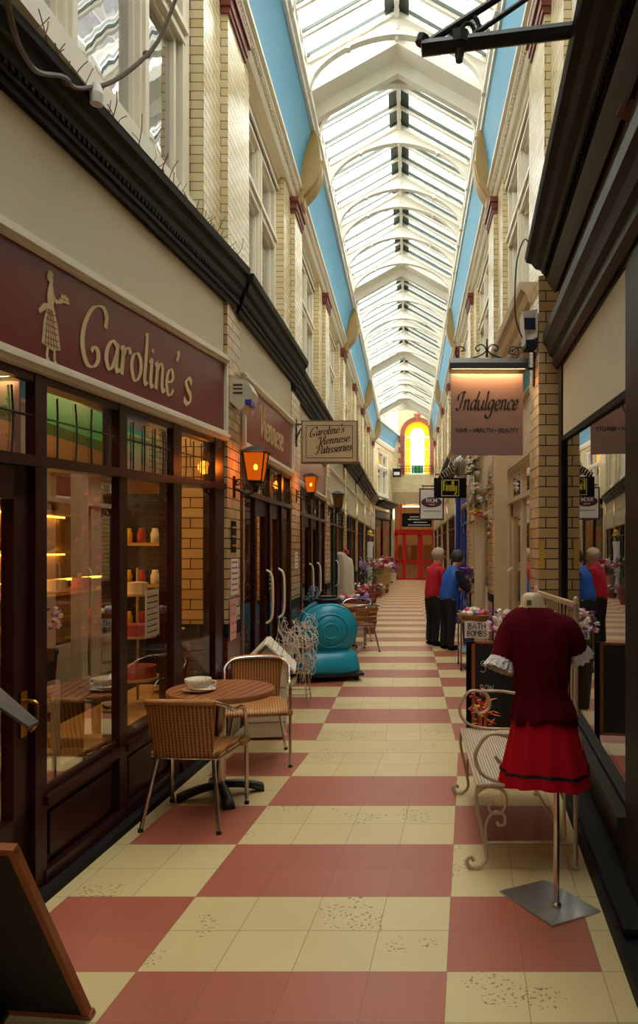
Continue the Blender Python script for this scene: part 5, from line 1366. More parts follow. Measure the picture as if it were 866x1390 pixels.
# wire stand with bundles of white wire
t = thing('wire_stand', 'white wire plant stand tangled with loops of wire, beside the pitched wooden box', 'stand', (-1.22, 7.75, 0), 0)
bm = bmesh.new()
for x in (-.15, .15):
    for y in (-.15, .15): tube(bm, [(x, y, 0), (x*.8, y*.8, .3), (x, y, .62)], .007, 6, 4)
for z in (.12, .35, .62): tube(bm, [(-.15, -.15, z), (.15, -.15, z), (.15, .15, z), (-.15, .15, z)], .006, 6, closed=True)
for k in range(7): tube(bm, [(-.15+k*.05, -.15, .35), (-.15+k*.05, .15, .35)], .004, 5); tube(bm, [(-.15+k*.05, -.15, .35), (-.15+k*.05, -.15, .62)], .004, 5)
link('wire_frame', bm, M['ironcream'], t)
bm = bmesh.new(); rnd = random.Random(3)
for k in range(90):
    c = Vector((rnd.uniform(-.17, .2), rnd.uniform(-.22, .18), rnd.uniform(.45, .92))); r_ = rnd.uniform(.03, .08); ax = Vector((rnd.uniform(-1, 1), rnd.uniform(-1, 1), rnd.uniform(-.4, .4))).normalized(); q = ax.orthogonal().normalized(); w = ax.cross(q)
    tube(bm, [c+q*r_*math.cos(a*.9)+w*r_*1.6*math.sin(a*.9) for a in range(6)], .003, 4, 3)
for k in range(16):
    x = rnd.uniform(-.1, .2); y = rnd.uniform(-.25, .0); tube(bm, [(x, y, .75), (x+.03, y-.04, .5), (x-.02, y-.02, rnd.uniform(.2, .4))], .003, 5, 4)
o = link('wire_loops', bm, mat('frosted_white_wire', (224, 212, 196), .3), t); o['kind'] = 'stuff'

# teal coin ride (plain rounded barrel body on a castored base)
t = thing('kiddie_ride', 'plain teal moulded-plastic barrel ride on a castored base with a black lid', 'ride', (-1.08, 9.45, 0), R(14))
def superlathe_y(bm, prof, seg=40, cz=0, sx=1, sz=1):
    rings = []
    for r_, y in prof:
        rings.append([bm.verts.new((0, y, cz))] if r_ < 1e-4 else [bm.verts.new((sx*r_*math.cos(2*math.pi*j/seg), y, cz+sz*r_*math.sin(2*math.pi*j/seg))) for j in range(seg)])
    for A_, B_ in zip(rings, rings[1:]):
        for j in range(seg):
            k = (j+1) % seg
            if len(A_) == 1: bm.faces.new((A_[0], B_[j], B_[k]))
            elif len(B_) == 1: bm.faces.new((A_[j], A_[k], B_[0]))
            else: bm.faces.new((A_[j], A_[k], B_[k], B_[j]))
bm = bmesh.new()
superlathe_y(bm, [(0, -.42), (.10, -.425), (.15, -.41), (.2, -.40), (.215, -.38), (.27, -.37), (.33, -.33), (.36, -.28), (.372, -.26), (.375, -.22), (.36, -.21), (.36, -.18), (.375, -.17), (.385, 0), (.38, .2), (.35, .36), (.26, .46), (0, .5)], 48, .63, 1.0, .93)
link('barrel_body', bm, M['turq'], t, smooth=True)
bm = bmesh.new()
pl = []
for i in range(48):
    a = 2*math.pi*i/48; c, s = math.cos(a), math.sin(a); q = 4.0
    r_ = 1/((abs(c)**q+abs(s)**q)**(1/q)); pl.append((c*r_, s*r_))
lv = [(.40, .50, .10), (.41, .51, .14), (.40, .50, .2), (.385, .48, .28), (.35, .44, .35), (.25, .32, .39)]
rings = [[bm.verts.new((x*ax, y*ay, z)) for x, y in pl] for ax, ay, z in lv]
for A_, B_ in zip(rings, rings[1:]):
    for j in range(48): bm.faces.new((A_[j], A_[(j+1) % 48], B_[(j+1) % 48], B_[j]))
bm.faces.new(rings[0][::-1]); bm.faces.new(rings[-1]); link('base_body', bm, M['turq'], t, smooth=True)
bm = bmesh.new(); box(bm, -.41, .41, -.51, .51, .07, .105); link('base_tray', bm, M['rubber'], t)
for x in (-.33, .33):
    for y in (-.42, .42):
        bm = bmesh.new(); tube(bm, [(x-.02, y, .035), (x+.02, y, .035)], .035, 12); box(bm, x-.03, x+.03, y-.015, y+.015, .04, .08); link('caster', bm, M['rubber'], t)
bm = bmesh.new(); lathe(bm, [(0, .95), (.13, .95), (.135, .975), (.12, .985), (.17, .99), (.175, 1.02), (.165, 1.03), (.12, 1.03), (.12, 1.06), (0, 1.065)], 0, -.08, 0, 28, 1.0, 1.0); link('lid', bm, M['rubber'], t)
bm = bmesh.new(); superlathe_y(bm, [(.378, -.155), (.389, -.15), (.389, -.13), (.378, -.125)], 48, .63, 1, .93); link('seam_strap', bm, M['footdark'], t)

for rr_, yy_ in ((.345, -.30), (.225, -.385), (.10, -.425)):
    bm = bmesh.new(); tube(bm, [(rr_*math.cos(k*math.pi/20), yy_, .63+.93*rr_*math.sin(k*math.pi/20)) for k in range(40)], .014, 8, closed=True); link('moulded_ring', bm, M['turq'], t, smooth=True)
# ---------------------------------------------------------------- bench
t = thing('garden_bench', 'cream iron scroll bench with a wicker seat and tall back beside the mannequin', 'bench', (.62, 4.28, 0))
bm = bmesh.new()
def fseat(u, v): return Vector((-.255+.50*u, -.57+1.14*v, .44-.012*math.sin(u*math.pi))), Vector((0, 0, 1))
rsheet(bm, fseat, 10, 20, .02); link('seat', bm, M['wicker'], t)
bm = bmesh.new(); tube(bm, [(-.26, -.58, .44), (.25, -.58, .44), (.25, .58, .44), (-.26, .58, .44)], .011, 8, closed=True); link('seat_frame', bm, M['ironcream'], t)
for s in (-1, 1):
    y = s*.57
    bm = bmesh.new()
    tube(bm, [(-.26, y, .43), (-.265, y, .34), (-.22, y, .12), (-.215, y, .05), (-.255, y, .008), (-.30, y, .012), (-.315, y, .045), (-.295, y, .065), (-.28, y, .045)], .010, 8, 6)
    ball(bm, (-.262, y, .008), .018)
    lg = link('leg', bm, M['ironcream'], t, smooth=True)
    bm = bmesh.new()
    tube(bm, [(-.26, y, .40), (-.2, y, .43), (-.12, y, .40), (-.12, y, .31), (-.17, y, .29), (-.2, y, .32), (-.18, y, .35)], .008, 8, 6)
    tube(bm, [(-.215, y, .12), (-.215, y, .24), (-.17, y, .30), (-.12, y, .28), (-.12, y, .235), (-.15, y, .23), (-.16, y, .25)], .008, 8, 6)
    link('leg_scroll', bm, M['ironcream'], lg, smooth=True)
    bm = bmesh.new()
    tube(bm, [(.0, y, .445), (-.14, y, .455), (-.24, y, .50), (-.27, y, .60), (-.2, y, .70), (-.09, y, .68), (-.07, y, .59), (-.13, y, .55), (-.17, y, .59)], .010, 8, 6)
    tube(bm, [(-.12, y, .70), (.02, y, .70), (.25, y, .66)], .010, 8, 4)
    link('arm_scroll', bm, M['ironcream'], t, smooth=True)
    bm = bmesh.new(); tube(bm, [(.25, y, .0), (.25, y, 1.38)], .0125, 8); lathe(bm, [(.022, 0), (.022, .012), (.012, .02)], .25, y, 0, 10); lathe(bm, [(0, 1.37), (.018, 1.38), (.012, 1.41), (0, 1.42)], .25, y, 0, 8); link('leg', bm, M['ironcream'], t)
    bm = bmesh.new(); tube(bm, [(-.21, y, .14), (.25, y, .14)], .008, 8); link('stretcher', bm, M['ironcream'], t)
bm = bmesh.new(); tube(bm, [(.19, -.57, .14), (.19, .57, .14)], .008, 8); tube(bm, [(.19, -.57, .44), (.19, -.57, .14)], .008, 8); link('stretcher', bm, M['ironcream'], t)
bm = bmesh.new(); box(bm, .235, .265, -.58, .58, 1.36, 1.385); tube(bm, [(.25, -.57, .62), (.25, .57, .62)], .009, 8); link('back_rail', bm, M['ironcream'], t)
for k in range(11):
    y = -.475+k*.095; bm = bmesh.new()
    if k % 3 == 1:
        for s in (-1, 1): tube(bm, [(.25, y+s*.03*math.sin(q*math.pi/3), .62+.74*q/9) for q in range(10)], .005, 6, 3)
    else: tube(bm, [(.25, y, .62), (.25, y, 1.36)], .006, 6)
    link('back_bar', bm, M['ironcream'], t)

# ---------------------------------------------------------------- mannequin
mx_, my_ = .687, 3.31
t = thing('mannequin', 'headless mannequin torso on a chrome pole, dressed in dark red and scarlet', 'mannequin', (mx_, my_, 0))
bm = bmesh.new(); c = [(-.222, -.03), (.0, .25), (.222, .02), (.0, -.24)]
c = [(-.255, .10), (-.02, .235), (.20, -.03), (-.05, -.15)]
c = [(-.245, .15), (.0, .27), (.195, -.04), (-.055, -.17)]
prism(bm, c, lambda x, y: Vector((x, y, 0)), lambda x, y: Vector((x, y, .008))); link('base_plate', bm, M['steel'], t)
bm = bmesh.new(); tube(bm, [(0, 0, .0), (0, 0, .75)], .0135, 14); lathe(bm, [(.022, .008), (.022, .02), (.0135, .03)], 0, 0, 0, 14); link('pole', bm, M['chrome'], t)
def loft(secs, seg=40, fn=None, cap=True, close_bottom=True):
    """secs: (z, rx, ry, cx, cy)"""
    bm = bmesh.new(); rings = []
    for i, (z, rx, ry, cx_, cy_) in enumerate(secs):
        ring = []
        for j in range(seg):
            a = 2*math.pi*j/seg; x, y = cx_+rx*math.cos(a), cy_+ry*math.sin(a); zz = z
            if fn: x, y, zz = fn(a, i/(len(secs)-1), x, y, z)
            ring.append(bm.verts.new((x, y, zz)))
        rings.append(ring)
    for A_, B_ in zip(rings, rings[1:]):
        for j in range(seg): bm.faces.new((A_[j], A_[(j+1) % seg], B_[(j+1) % seg], B_[j]))
    if cap: bm.faces.new(rings[-1])
    if close_bottom: bm.faces.new(rings[0][::-1])
    return bm
bm = loft([(.60, .13, .09, -.04, 0), (.80, .135, .10, -.05, 0), (.98, .095, .08, -.065, 0), (1.08, .105, .085, -.075, 0), (1.22, .125, .095, -.085, 0), (1.33, .13, .08, -.095, 0), (1.375, .10, .065, -.10, 0), (1.392, .065, .055, -.11, .0), (1.41, .054, .05, -.112, 0), (1.445, .046, .045, -.112, 0), (1.46, .030, .03, -.112, 0)], 32)
link('torso_form', bm, M['formcream'], t, smooth=True)
bm = bmesh.new(); box(bm, -.145, -.125, -.052, -.03, 1.405, 1.43); link('neck_slot', bm, M['stem'], t)
# blouse: fitted, gathered waist, peplum; sleeves to the elbow
def fold(amp, n, ph=0):
    def f(a, s, x, y, z):
        k = 1+amp*(1-s)*math.sin(n*a+ph)
        return x*k, y*k, z
    return f
secs = [(.87, .155, .13, -.055, 0), (.91, .15, .125, -.057, 0), (.96, .132, .11, -.06, 0), (.995, .115, .10, -.064, 0), (1.02, .120, .105, -.067, 0), (1.08, .135, .115, -.072, 0), (1.17, .148, .125, -.08, 0), (1.25, .158, .125, -.084, 0), (1.30, .165, .11, -.088, 0), (1.335, .155, .095, -.092, 0), (1.36, .125, .08, -.1, 0), (1.385, .085, .065, -.108, 0), (1.396, .06, .055, -.112, 0)]
def fb_(a, s, x, y, z):
    k = 1 + .025*math.sin(9*a)*(1 if z > 1.0 else 1.8) + .015*math.sin(17*a+z*8)
    return x*k, y*k, z + (.012*math.sin(3*a) if z < .9 else 0)
bm = loft(secs, 64, fb_, cap=True, close_bottom=True); bl = link('blouse', bm, M['velvet'], t, smooth=True)
for s in (-1, 1):
    bm = bmesh.new()
    P = [(-.165, 0, 1.325), (-.205, 0, 1.29), (-.228, -.01, 1.235), (-.245, -.02, 1.185), (-.258, -.03, 1.155)] if s < 0 else [(-.0, 0, 1.325), (.04, 0, 1.295), (.062, .0, 1.255), (.08, .01, 1.22), (.092, .02, 1.195)]
    tube(bm, catmull(P, 5), [.045, .06, .062, .058, .056], 20); link('sleeve', bm, M['velvet'], bl, smooth=True)
    bm = bmesh.new(); e = Vector(P[-1]); d = (e-Vector(P[-2])).normalized(); q = d.orthogonal().normalized(); w = d.cross(q)
    r0 = []; seg = 48; rows = []
    for i in range(5):
        f = i/4; rows.append([bm.verts.new(e+d*(f*.06-.01)+(q*math.cos(2*math.pi*j/seg)+w*math.sin(2*math.pi*j/seg))*(.053+.014*f+.010*f*math.sin(j*math.pi*2*14/seg))) for j in range(seg)])
    for A_, B_ in zip(rows, rows[1:]):
        for j in range(seg): bm.faces.new((A_[j], A_[(j+1) % seg], B_[(j+1) % seg], B_[j]))
    o = link('lace_cuff', bm, M['lace'], bl, smooth=True)
def fs_(a, s, x, y, z):
    k = 1 + (.05*(1-s)+.01)*math.sin(11*a+.6) + .02*(1-s)*math.sin(5*a)
    return x*k, y*k, z + .01*(1-s)*math.sin(3*a+1)
bm = loft([(.585, .202, .165, -.05, 0), (.63, .197, .16, -.05, 0), (.70, .183, .148, -.05, 0), (.80, .16, .13, -.053, 0), (.90, .138, .115, -.056, 0), (.93, .13, .11, -.057, 0)], 72, fs_, cap=True, close_bottom=False)
sk = link('skirt', bm, M['skirt'], t, smooth=True)
bm = loft([(.638, .2, .1625, -.05, 0), (.652, .198, .1605, -.05, 0)], 72, lambda a, s, x, y, z: fs_(a, .18, x, y, z), cap=False, close_bottom=False); link('black_ribbon_band', bm, M['ribbon'], sk)
bm = bmesh.new(); rows = []
for i in range(6):
    rows.append([bm.verts.new((.085+.05*(5-i)/5+.01*math.sin(j*1.3), -.03+.014*j, .60+.055*i)) for j in range(8)])
for A_, B_ in zip(rows, rows[1:]):
    for j in range(7): bm.faces.new((A_[j], A_[j+1], B_[j+1], B_[j]))
link('lace_apron_edge', bm, M['lace'], t, smooth=True)

# ---------------------------------------------------------------- A-board on the right, with chalk writing
t = thing('chalkboard_stand', 'black chalkboard with varnished wood frame and dark feet, behind the scroll bench', 'chalkboard', (.78, 6.1, 0), 0)
bm = bmesh.new(); box(bm, -.22, .14, -.012, .012, .12, .86); bd = link('board', bm, M['board'], t)
bm = bmesh.new()
for x in (-.24, .14): box(bm, x, x+.03, -.018, .018, .1, .88)
for z in (.1, .86): box(bm, -.24, .17, -.018, .018, z, z+.02)
link('wood_frame', bm, M['orangewood'], t)
for x in (-.262, .19):
    bm = bmesh.new(); box(bm, x-.022, x+.022, -.02, .02, .02, .88); box(bm, x-.03, x+.03, -.18, .18, 0, .045); link('post_and_foot', bm, M['black'], t)
mp = lambda u, v, w: Vector((u-.22, -.012-w, v+.12))
bm = bmesh.new(); script(bm, mp, "S", .05, .50, .06, wmin=.09, wmax=.02); link('chalk_letter', bm, M['chalk'], bd); bm = bmesh.new(); script(bm, mp, "now", .05, .34, .05, .12, wmin=.09, wmax=.02) if 'w' in GL else None
link('chalk_writing', bm, M['chalk'], bd)
bm = bmesh.new(); script(bm, mp, "Ga", .04, .20, .06, wmin=.09, wmax=.02); link('green_chalk_writing', bm, M['stain_g2'], bd)
# autumn-leaf plant in front of the board
def blossom_ball(bm, c, r_, n, pr, rnd, flat=1.0):
    for k in range(n):
        p = Vector(c)+Vector((rnd.uniform(-1, 1), rnd.uniform(-1, 1), rnd.uniform(-1, 1)*flat))*r_
        mt = Matrix.Translation(p) @ Matrix.Rotation(rnd.uniform(0, 3), 4, 'Z') @ Matrix.Diagonal((1, 1, .6, 1)); bmesh.ops.create_icosphere(bm, subdivisions=1, radius=pr*rnd.uniform(.7, 1.2), matrix=mt)
def leaf(bm, p, d, L_, w_):
    d = Vector(d).normalized(); s = d.cross(Vector((0, 0, 1)));  s = s.normalized() if s.length > 1e-3 else Vector((1, 0, 0)); p = Vector(p); up = s.cross(d)
    q = [p, p+d*L_*.4+s*w_, p+d*L_+up*(-.15*L_), p+d*L_*.4-s*w_]
    m_ = p+d*L_*.45+up*L_*.06
    v = [bm.verts.new(x) for x in q]; c_ = bm.verts.new(m_)
    for i in range(4): bm.faces.new((v[i], v[(i+1) % 4], c_))
def plant(loc, label, pot='potred', pr=.09, ph=.16, h=.35, spread=.16, leaves=40, lm='leaf', blooms=(), name='potted_plant', cat='plant', group=None, seed=1, standing=0.0, lsz=.09):
    rnd = random.Random(seed); t = thing(name, label, cat, loc, 0, group)
    bm = bmesh.new(); lathe(bm, [(0, 0), (pr*.7, 0), (pr, ph*.9), (pr*1.08, ph*.9), (pr*1.08, ph), (pr*.9, ph), (pr*.85, ph*.85), (0, ph*.85)], seg=18); link('pot', bm, M[pot], t)
    if leaves:
        bm = bmesh.new()
        for k in range(leaves):
            a = rnd.uniform(0, 6.283); z = ph + h*rnd.random()**.8*.9; r_ = spread*rnd.uniform(.1, .8)
            leaf(bm, (r_*math.cos(a), r_*math.sin(a), z), (math.cos(a), math.sin(a), rnd.uniform(-.2, 1)), lsz*rnd.uniform(.7, 1.4), lsz*.25)
        for k in range(6):
            a = k*1.05; tube(bm, [(0, 0, ph*.8), (spread*.3*math.cos(a), spread*.3*math.sin(a), ph+h*.5), (spread*.6*math.cos(a), spread*.6*math.sin(a), ph+h*.9)], .004, 5, 3)
        link('foliage', bm, M[lm], t, recalc=False)
    for (m_, n, br) in blooms:
        for k in range(max(1, n//5)):
            pass
        bm = bmesh.new()
        for k in range(n):
            a = rnd.uniform(0, 6.283); r_ = spread*math.sqrt(rnd.random())*.95; z = ph+h*rnd.uniform(.55, 1.05)
            blossom_ball(bm, (r_*math.cos(a), r_*math.sin(a), z), br*.45, 5, br*.55, rnd)
        link('blossoms', bm, M[m_], t)
    return t
plant((.56, 5.35, 0), 'spray of orange-red autumn leaves in a pot beside the chalkboard', 'stone2', .07, .25, .33, .11, 34, 'fl_orange', (('cakered', 8, .035), ('fl_yellow', 4, .025)), seed=5, lsz=.06)

# ---------------------------------------------------------------- menu boards at the lower left
t = thing('menu_board', 'leaning blackboard with a varnished wood frame at the bottom left corner', 'blackboard', (-1.62, 2.9, 0), world=True)
A = at(22, 1147, 2.95); B = at(92, 1304, 2.6)
def lean(bm, w0, w1, h0, h1, d0, d1):
    # board plane: hinge line along x at the floor, leaning back
    U = Vector((.93, .0, 0)); 
    O = Vector((-1.145, 2.54, 0)); up = Vector((-.042, -.42, .78)).normalized(); ux = Vector((1, -.1, 0)).normalized(); n_ = ux.cross(up).normalized()
    q = lambda w, h, d: O + ux*w + up*h + n_*d
    hexa(bm, [q(w0, h0, d0), q(w1, h0, d0), q(w1, h0, d1), q(w0, h0, d1), q(w0, h1, d0), q(w1, h1, d0), q(w1, h1, d1), q(w0, h1, d1)])
bm = bmesh.new(); lean(bm, -.5, 0, .02, .86, -.012, .012); link('slate_face', bm, M['board'], t)
bm = bmesh.new(); lean(bm, -.53, -.5, 0, .88, -.012, .014); lean(bm, 0, .024, 0, .88, -.012, .014); lean(bm, -.53, .024, .86, .885, -.012, .014); lean(bm, -.53, .03, 0, .03, -.016, .018); link('wood_frame', bm, M['orangewood'], t)
t = thing('menu_lectern', 'dark sloping metal menu holder on a post at the left edge', 'menu holder', (-1.35, 2.3, 0), world=True)
bm = bmesh.new(); a_, b_ = at(-8, 936, 2.55), at(48, 986, 2.55)
d = Vector((0, -.25, .05)); d2 = Vector((0, 0, -.012))
P = [at(-60, 880, 2.55), at(47, 982, 2.55)]
hexa(bm, [P[0]+d, P[1]+Vector((0, -.04, -.0)), P[1]+Vector((.0, .03, 0)), P[0], P[0]+d+d2, P[1]+Vector((0, -.04, 0))+d2, P[1]+Vector((0, .03, 0))+d2, P[0]+d2]); link('sloping_tray', bm, mat('dull_grey_metal', (88, 80, 72), .5, metal=.5), t)
bm = bmesh.new(); tube(bm, [(P[0].x+.05, 2.5, 0), (P[0].x+.05, 2.5, P[0].z-.05)], .02); lathe(bm, [(.15, 0), (.15, .02), (.02, .03)], P[0].x+.05, 2.5, 0, 20); link('post', bm, M['blackiron'], t)

# ================================================================== TROLLEY
t = thing('trolley', 'gilt metal tea trolley of bath bombs with a hand-lettered sign', 'trolley', (.93, 10.1, 0))
tm = mat('worn_gilt_metal', (150, 110, 74), .35, metal=.6)
bm = bmesh.new()
for x in (-.2, .2):
    for y in (-.28, .28): tube(bm, [(x, y, .07), (x, y, .72)], .011, 8)
    tube(bm, [(x, -.28, .72), (x, -.22, .79), (x, .22, .79), (x, .28, .72)], .011, 8, 4)
for z in (.24, .68): tube(bm, [(-.2, -.28, z), (.2, -.28, z), (.2, .28, z), (-.2, .28, z)], .01, 8, closed=True)
link('frame', bm, tm, t)
for z, nm, m_ in ((.24, 'lower_tray', M['tealcloth']), (.66, 'upper_tray', M['ironcream'])):
    bm = bmesh.new(); box(bm, -.2, .2, -.28, .28, z, z+.02); link(nm, bm, m_, t)
bm = bmesh.new(); lathe(bm, [(.19, .68), (.235, .75), (.24, .76), (.22, .76), (.18, .7), (0, .69)], 0, 0, 0, 28, 1, 1.25); link('wicker_basket', bm, M['wicker_gold'], t)
for x in (-.2, .2):
    for y in (-.28, .28):
        bm = bmesh.new(); tube(bm, [(x-.01, y, .035), (x+.01, y, .035)], .035, 12); link('caster', bm, M['rubber'], t)
s = thing('hand_lettered_sign', 'white cloth sign reading bath bombs hung on the trolley front', 'sign', (.93, 9.8, .45), 0)
bm = bmesh.new(); 
def fc(u, v): return Vector((-.155+.33*u, -.006*math.sin(u*9), 0+.23*v+.008*math.sin(u*7))), Vector((0, 1, 0))
rsheet(bm, fc, 14, 4, .006); link('cloth', bm, M['paper'], s)
mp = lambda u, v, w: Vector((u-.155, -.011-w, v))
bm = bmesh.new(); script(bm, mp, "BATH", .04, .13, .048, .25, wmin=.2, wmax=.05, sharp=True); script(bm, mp, "BOMBS", .03, .03, .048, .27, wmin=.2, wmax=.05, sharp=True)
link('black_lettering', bm, M['letter_black'], s)
rnd = random.Random(2)
cols = ['fl_pink', 'fl_white', 'fl_white', 'fl_orange', 'fl_pink', 'fl_lilac', 'leaf', 'fl_white', 'cakered']
for k in range(30):
    a = k*2.4; r_ = .17*math.sqrt((k+.5)/30); bm = bmesh.new(); ball(bm, (0, 0, 0), .035, 1, 1, .95, 2); 
    o = link('bath_bomb', bm, M[cols[k % 9]], None, True); o.location = (.93+r_*math.cos(a), 10.1+1.2*r_*math.sin(a), .745+.035+(.04 if k < 12 else 0)); nm_ = {'fl_pink': 'pink', 'fl_white': 'white', 'fl_orange': 'peach', 'fl_lilac': 'lilac', 'leaf': 'green', 'cakered': 'red'}[cols[k % 9]]
    tag(o, 'round %s bath bomb heaped on the trolley' % nm_, 'bath bomb', '%s bath bombs on the trolley' % nm_)
# ================================================================== FLOWERS, STALLS
M_g = None
t = thing('display_table', 'glass-topped display table of ornaments behind the far cafe table', 'table', (-1.16, 14.9, 0))
bm = bmesh.new(); box(bm, -.42, .42, -.6, .6, .6, .63); link('table_top', bm, M['greysill'], t)
for x in (-.38, .38):
    for y in (-.55, .55):
        bm = bmesh.new(); tube(bm, [(x, y, 0), (x, y, .6)], .02, 8); link('leg', bm, M['chrome'], t)
rnd = random.Random(11)
oc = [('fl_orange', 'orange'), ('fl_purple', 'purple'), ('fl_lilac', 'lilac'), ('fl_white', 'white'), ('fl_pink', 'pink'), ('fl_yellow', 'yellow')]
for k in range(14):
    m_, cn = oc[k % 6]; x = -1.16-.3+.6*rnd.random(); y = 14.35+1.1*k/14; bm = bmesh.new(); h = rnd.uniform(.07, .13)
    lathe(bm, [(0, 0), (.04, 0), (.055, h*.4), (.05, h*.8), (.035, h), (0, h)], seg=14); o = link('ornament_pot', bm, M[m_], None, True); o.location = (x, y, .63)
    tag(o, 'small %s glazed pot on the glass-topped display table' % cn, 'pot', '%s pots on the display table' % cn)
# pale draped stand with a red flower
t = thing('draped_stand', 'tall cream cloth-draped stand topped with a red rose, by the third pier on the left', 'stand', (-1.42, 16.1, 0))
def fd(a, s, x, y, z): k = 1+.06*math.sin(7*a)*(1-s); return x*k, y*k, z-(.12*max(0, math.cos(a)) if s > .6 else 0)
bm = loft([(.05, .30, .25, .06, 0), (.4, .24, .2, .03, 0), (.8, .2, .18, 0, 0), (1.3, .19, .17, 0, 0), (1.55, .17, .12, -.02, 0), (1.62, .12, .08, -.04, 0)], 36, fd); link('drape', bm, M['ironcream2'], t, smooth=True)
bm = bmesh.new(); blossom_ball(bm, (.02, -.05, 1.64), .05, 12, .045, rnd); link('rose', bm, mat('coral_rose', (222, 60, 40), .6), t)
bm = bmesh.new(); tube(bm, [(0, 0, 0), (0, 0, .2)], .2, 12); link('foot', bm, M['wood'], t)
# plants along the left
spec = [
 (503, 862, 14.2, 'bucket of yellow and blue flowers beside the far cafe chair', 'potred', .12, .25, .3, .2, 40, 'leaf', (('fl_yellow', 16, .05), ('fl_bluef', 8, .045))),
 (488, 838, 18.0, 'tall mixed bunch of pink and orange flowers behind the display table', 'potpurple', .12, .35, .45, .22, 40, 'leaf_dark', (('fl_pink', 10, .06), ('fl_orange', 10, .05), ('fl_white', 8, .045))),
 (504, 817, 22.5, 'plum-red potted plant on the floor near the flower display', 'potred', .2, .3, .35, .3, 60, 'fl_crimson', ()),
 (489, 815, 23.5, 'lilac orchid bush standing against the brick pier', 'potpurple', .15, .5, .8, .3, 40, 'leaf_dark', (('fl_lilac', 18, .10),)),
 (501, 812, 25.0, 'big bright green fern in front of the dark shops', 'stone2', .2, .4, 1.1, .42, 160, 'leaf', ()),
 (516, 806, 26.5, 'tall stand of crimson and white blooms in a wooden box', 'wood', .25, .75, .55, .45, 60, 'leaf_dark', (('fl_crimson', 10, .11), ('fl_white', 14, .11), ('fl_pink', 5, .1))),
 (513, 806, 25.6, 'low pot of pink and white flowers on the floor', 'potred', .18, .18, .25, .3, 40, 'leaf_dark', (('fl_pink', 10, .06), ('fl_white', 8, .06))),
 (523, 803, 27.8, 'small pot of red and yellow flowers on the floor edge', 'potred', .15, .15, .28, .28, 30, 'leaf', (('cakered', 12, .07), ('fl_yellow', 8, .06))),
 (522, 795, 31.5, 'box of mixed orange and purple flowers raised on a table leg', 'wood', .3, .95, .4, .5, 50, 'leaf_dark', (('fl_orange', 10, .09), ('fl_purple', 10, .09))),
 (534, 793, 33.5, 'small purple-flowered pot nearest the red doors', 'cream', .15, .6, .35, .3, 30, 'leaf_dark', (('fl_purple', 12, .08), ('fl_pink', 6, .08))),
]
for i, (px, py, Z, lb, pot, pr, ph, h, spd, nl, lm, bl_) in enumerate(spec):
    p = at(px, py, Z); plant((p.x, Z, 0), lb, pot, pr, ph, h, spd, nl, lm, bl_, seed=20+i, lsz=.12 if i > 2 else .08)
# white fluted planter with bird-of-paradise like bloom
p = at(509, 800, 28.5)
plant((p.x-.28, 28.5, 0), 'tall white cylinder vase with a yellow and blue bloom, left of the corner', 'whiteboard', .2, 2.0, .35, .15, 20, 'leaf', (('fl_yellow', 7, .12), ('fl_bluef', 5, .12)), name='tall_vase', cat='vase', seed=55)
# blue twig vase on a small stand behind the ride
t = thing('side_table', 'small dark side table behind the teal ride', 'table', (-1.38, 10.4, 0))
bm = bmesh.new(); lathe(bm, [(0, .56), (.13, .56), (.13, .58), (0, .58)], seg=20); lathe(bm, [(.02, .02), (.02, .56)], seg=10); lathe(bm, [(0, 0), (.11, 0), (.11, .02), (0, .02)], seg=20); link('stand', bm, M['darkwood'], t)
t = thing('flower_vase', 'clear vase of pale blue dried flowers behind the teal ride', 'vase', (-1.38, 10.4, .58))
bm = bmesh.new(); lathe(bm, [(.035, 0), (.03, .1), (.04, .28), (.05, .3)], seg=16); link('vase', bm, M['glassy'], t)
bm = bmesh.new(); bb_ = bmesh.new()
for k in range(26):
    a = rnd.uniform(0, 6.28); e = Vector((.15*math.cos(a)*rnd.random(), .15*math.sin(a)*rnd.random(), rnd.uniform(.38, .56))); tube(bm, [(0, 0, .02), e*.6, e], .003, 4)
    for j in range(4): ball(bb_, e+Vector((rnd.uniform(-.03, .03), rnd.uniform(-.03, .03), rnd.uniform(-.06, .01))), .009, sub=1)
link('stems', bm, M['leaf_dark'], t); link('blue_flowers', bb_, mat('pale_blue_petals', (120, 170, 190), .6), t)
# right: garland on the column, purple flowers by the couple
t = thing('flower_garland', 'hanging garland of pink and white flowers on the second cream column', 'garland', (1.0, 10.65, 3.2))
for (m_, n) in (('fl_pink', 10), ('fl_white', 26), ('leaf_dark', 26), ('fl_yellow', 4)):
    bm = bmesh.new()
    for k in range(n):
        z = -rnd.random()*1.0; a = rnd.uniform(0, 6.28)
        if m_ == 'fl_pink': z = -.06*rnd.random() if k % 2 else -.95-.06*rnd.random()
        if m_ == 'fl_yellow': z = -.97
        c_ = (.06*math.cos(a)+.04*math.sin(z*6), .06*math.sin(a), z)
        if m_ == 'leaf_dark':
            for j in range(4): leaf(bm, c_, (math.cos(a+j), math.sin(a+j), rnd.uniform(-1, .5)), .09, .025)
        else: blossom_ball(bm, c_, .03, 5, .028, rnd)
    link({'fl_pink': 'pink_blooms', 'fl_white': 'white_blooms', 'leaf_dark': 'foliage', 'fl_yellow': 'yellow_blooms'}[m_], bm, M[m_], t, recalc=(m_ != 'leaf_dark'))
bm = bmesh.new(); tube(bm, [(0, 0, .1), (0, 0, -1.0)], .012, 6); link('garland_cord', bm, M['stem'], t)
t = thing('flower_garland', 'thin trailing garland of leaves and crimson blooms to the right of the flowery column', 'garland', (1.22, 10.5, 2.75))
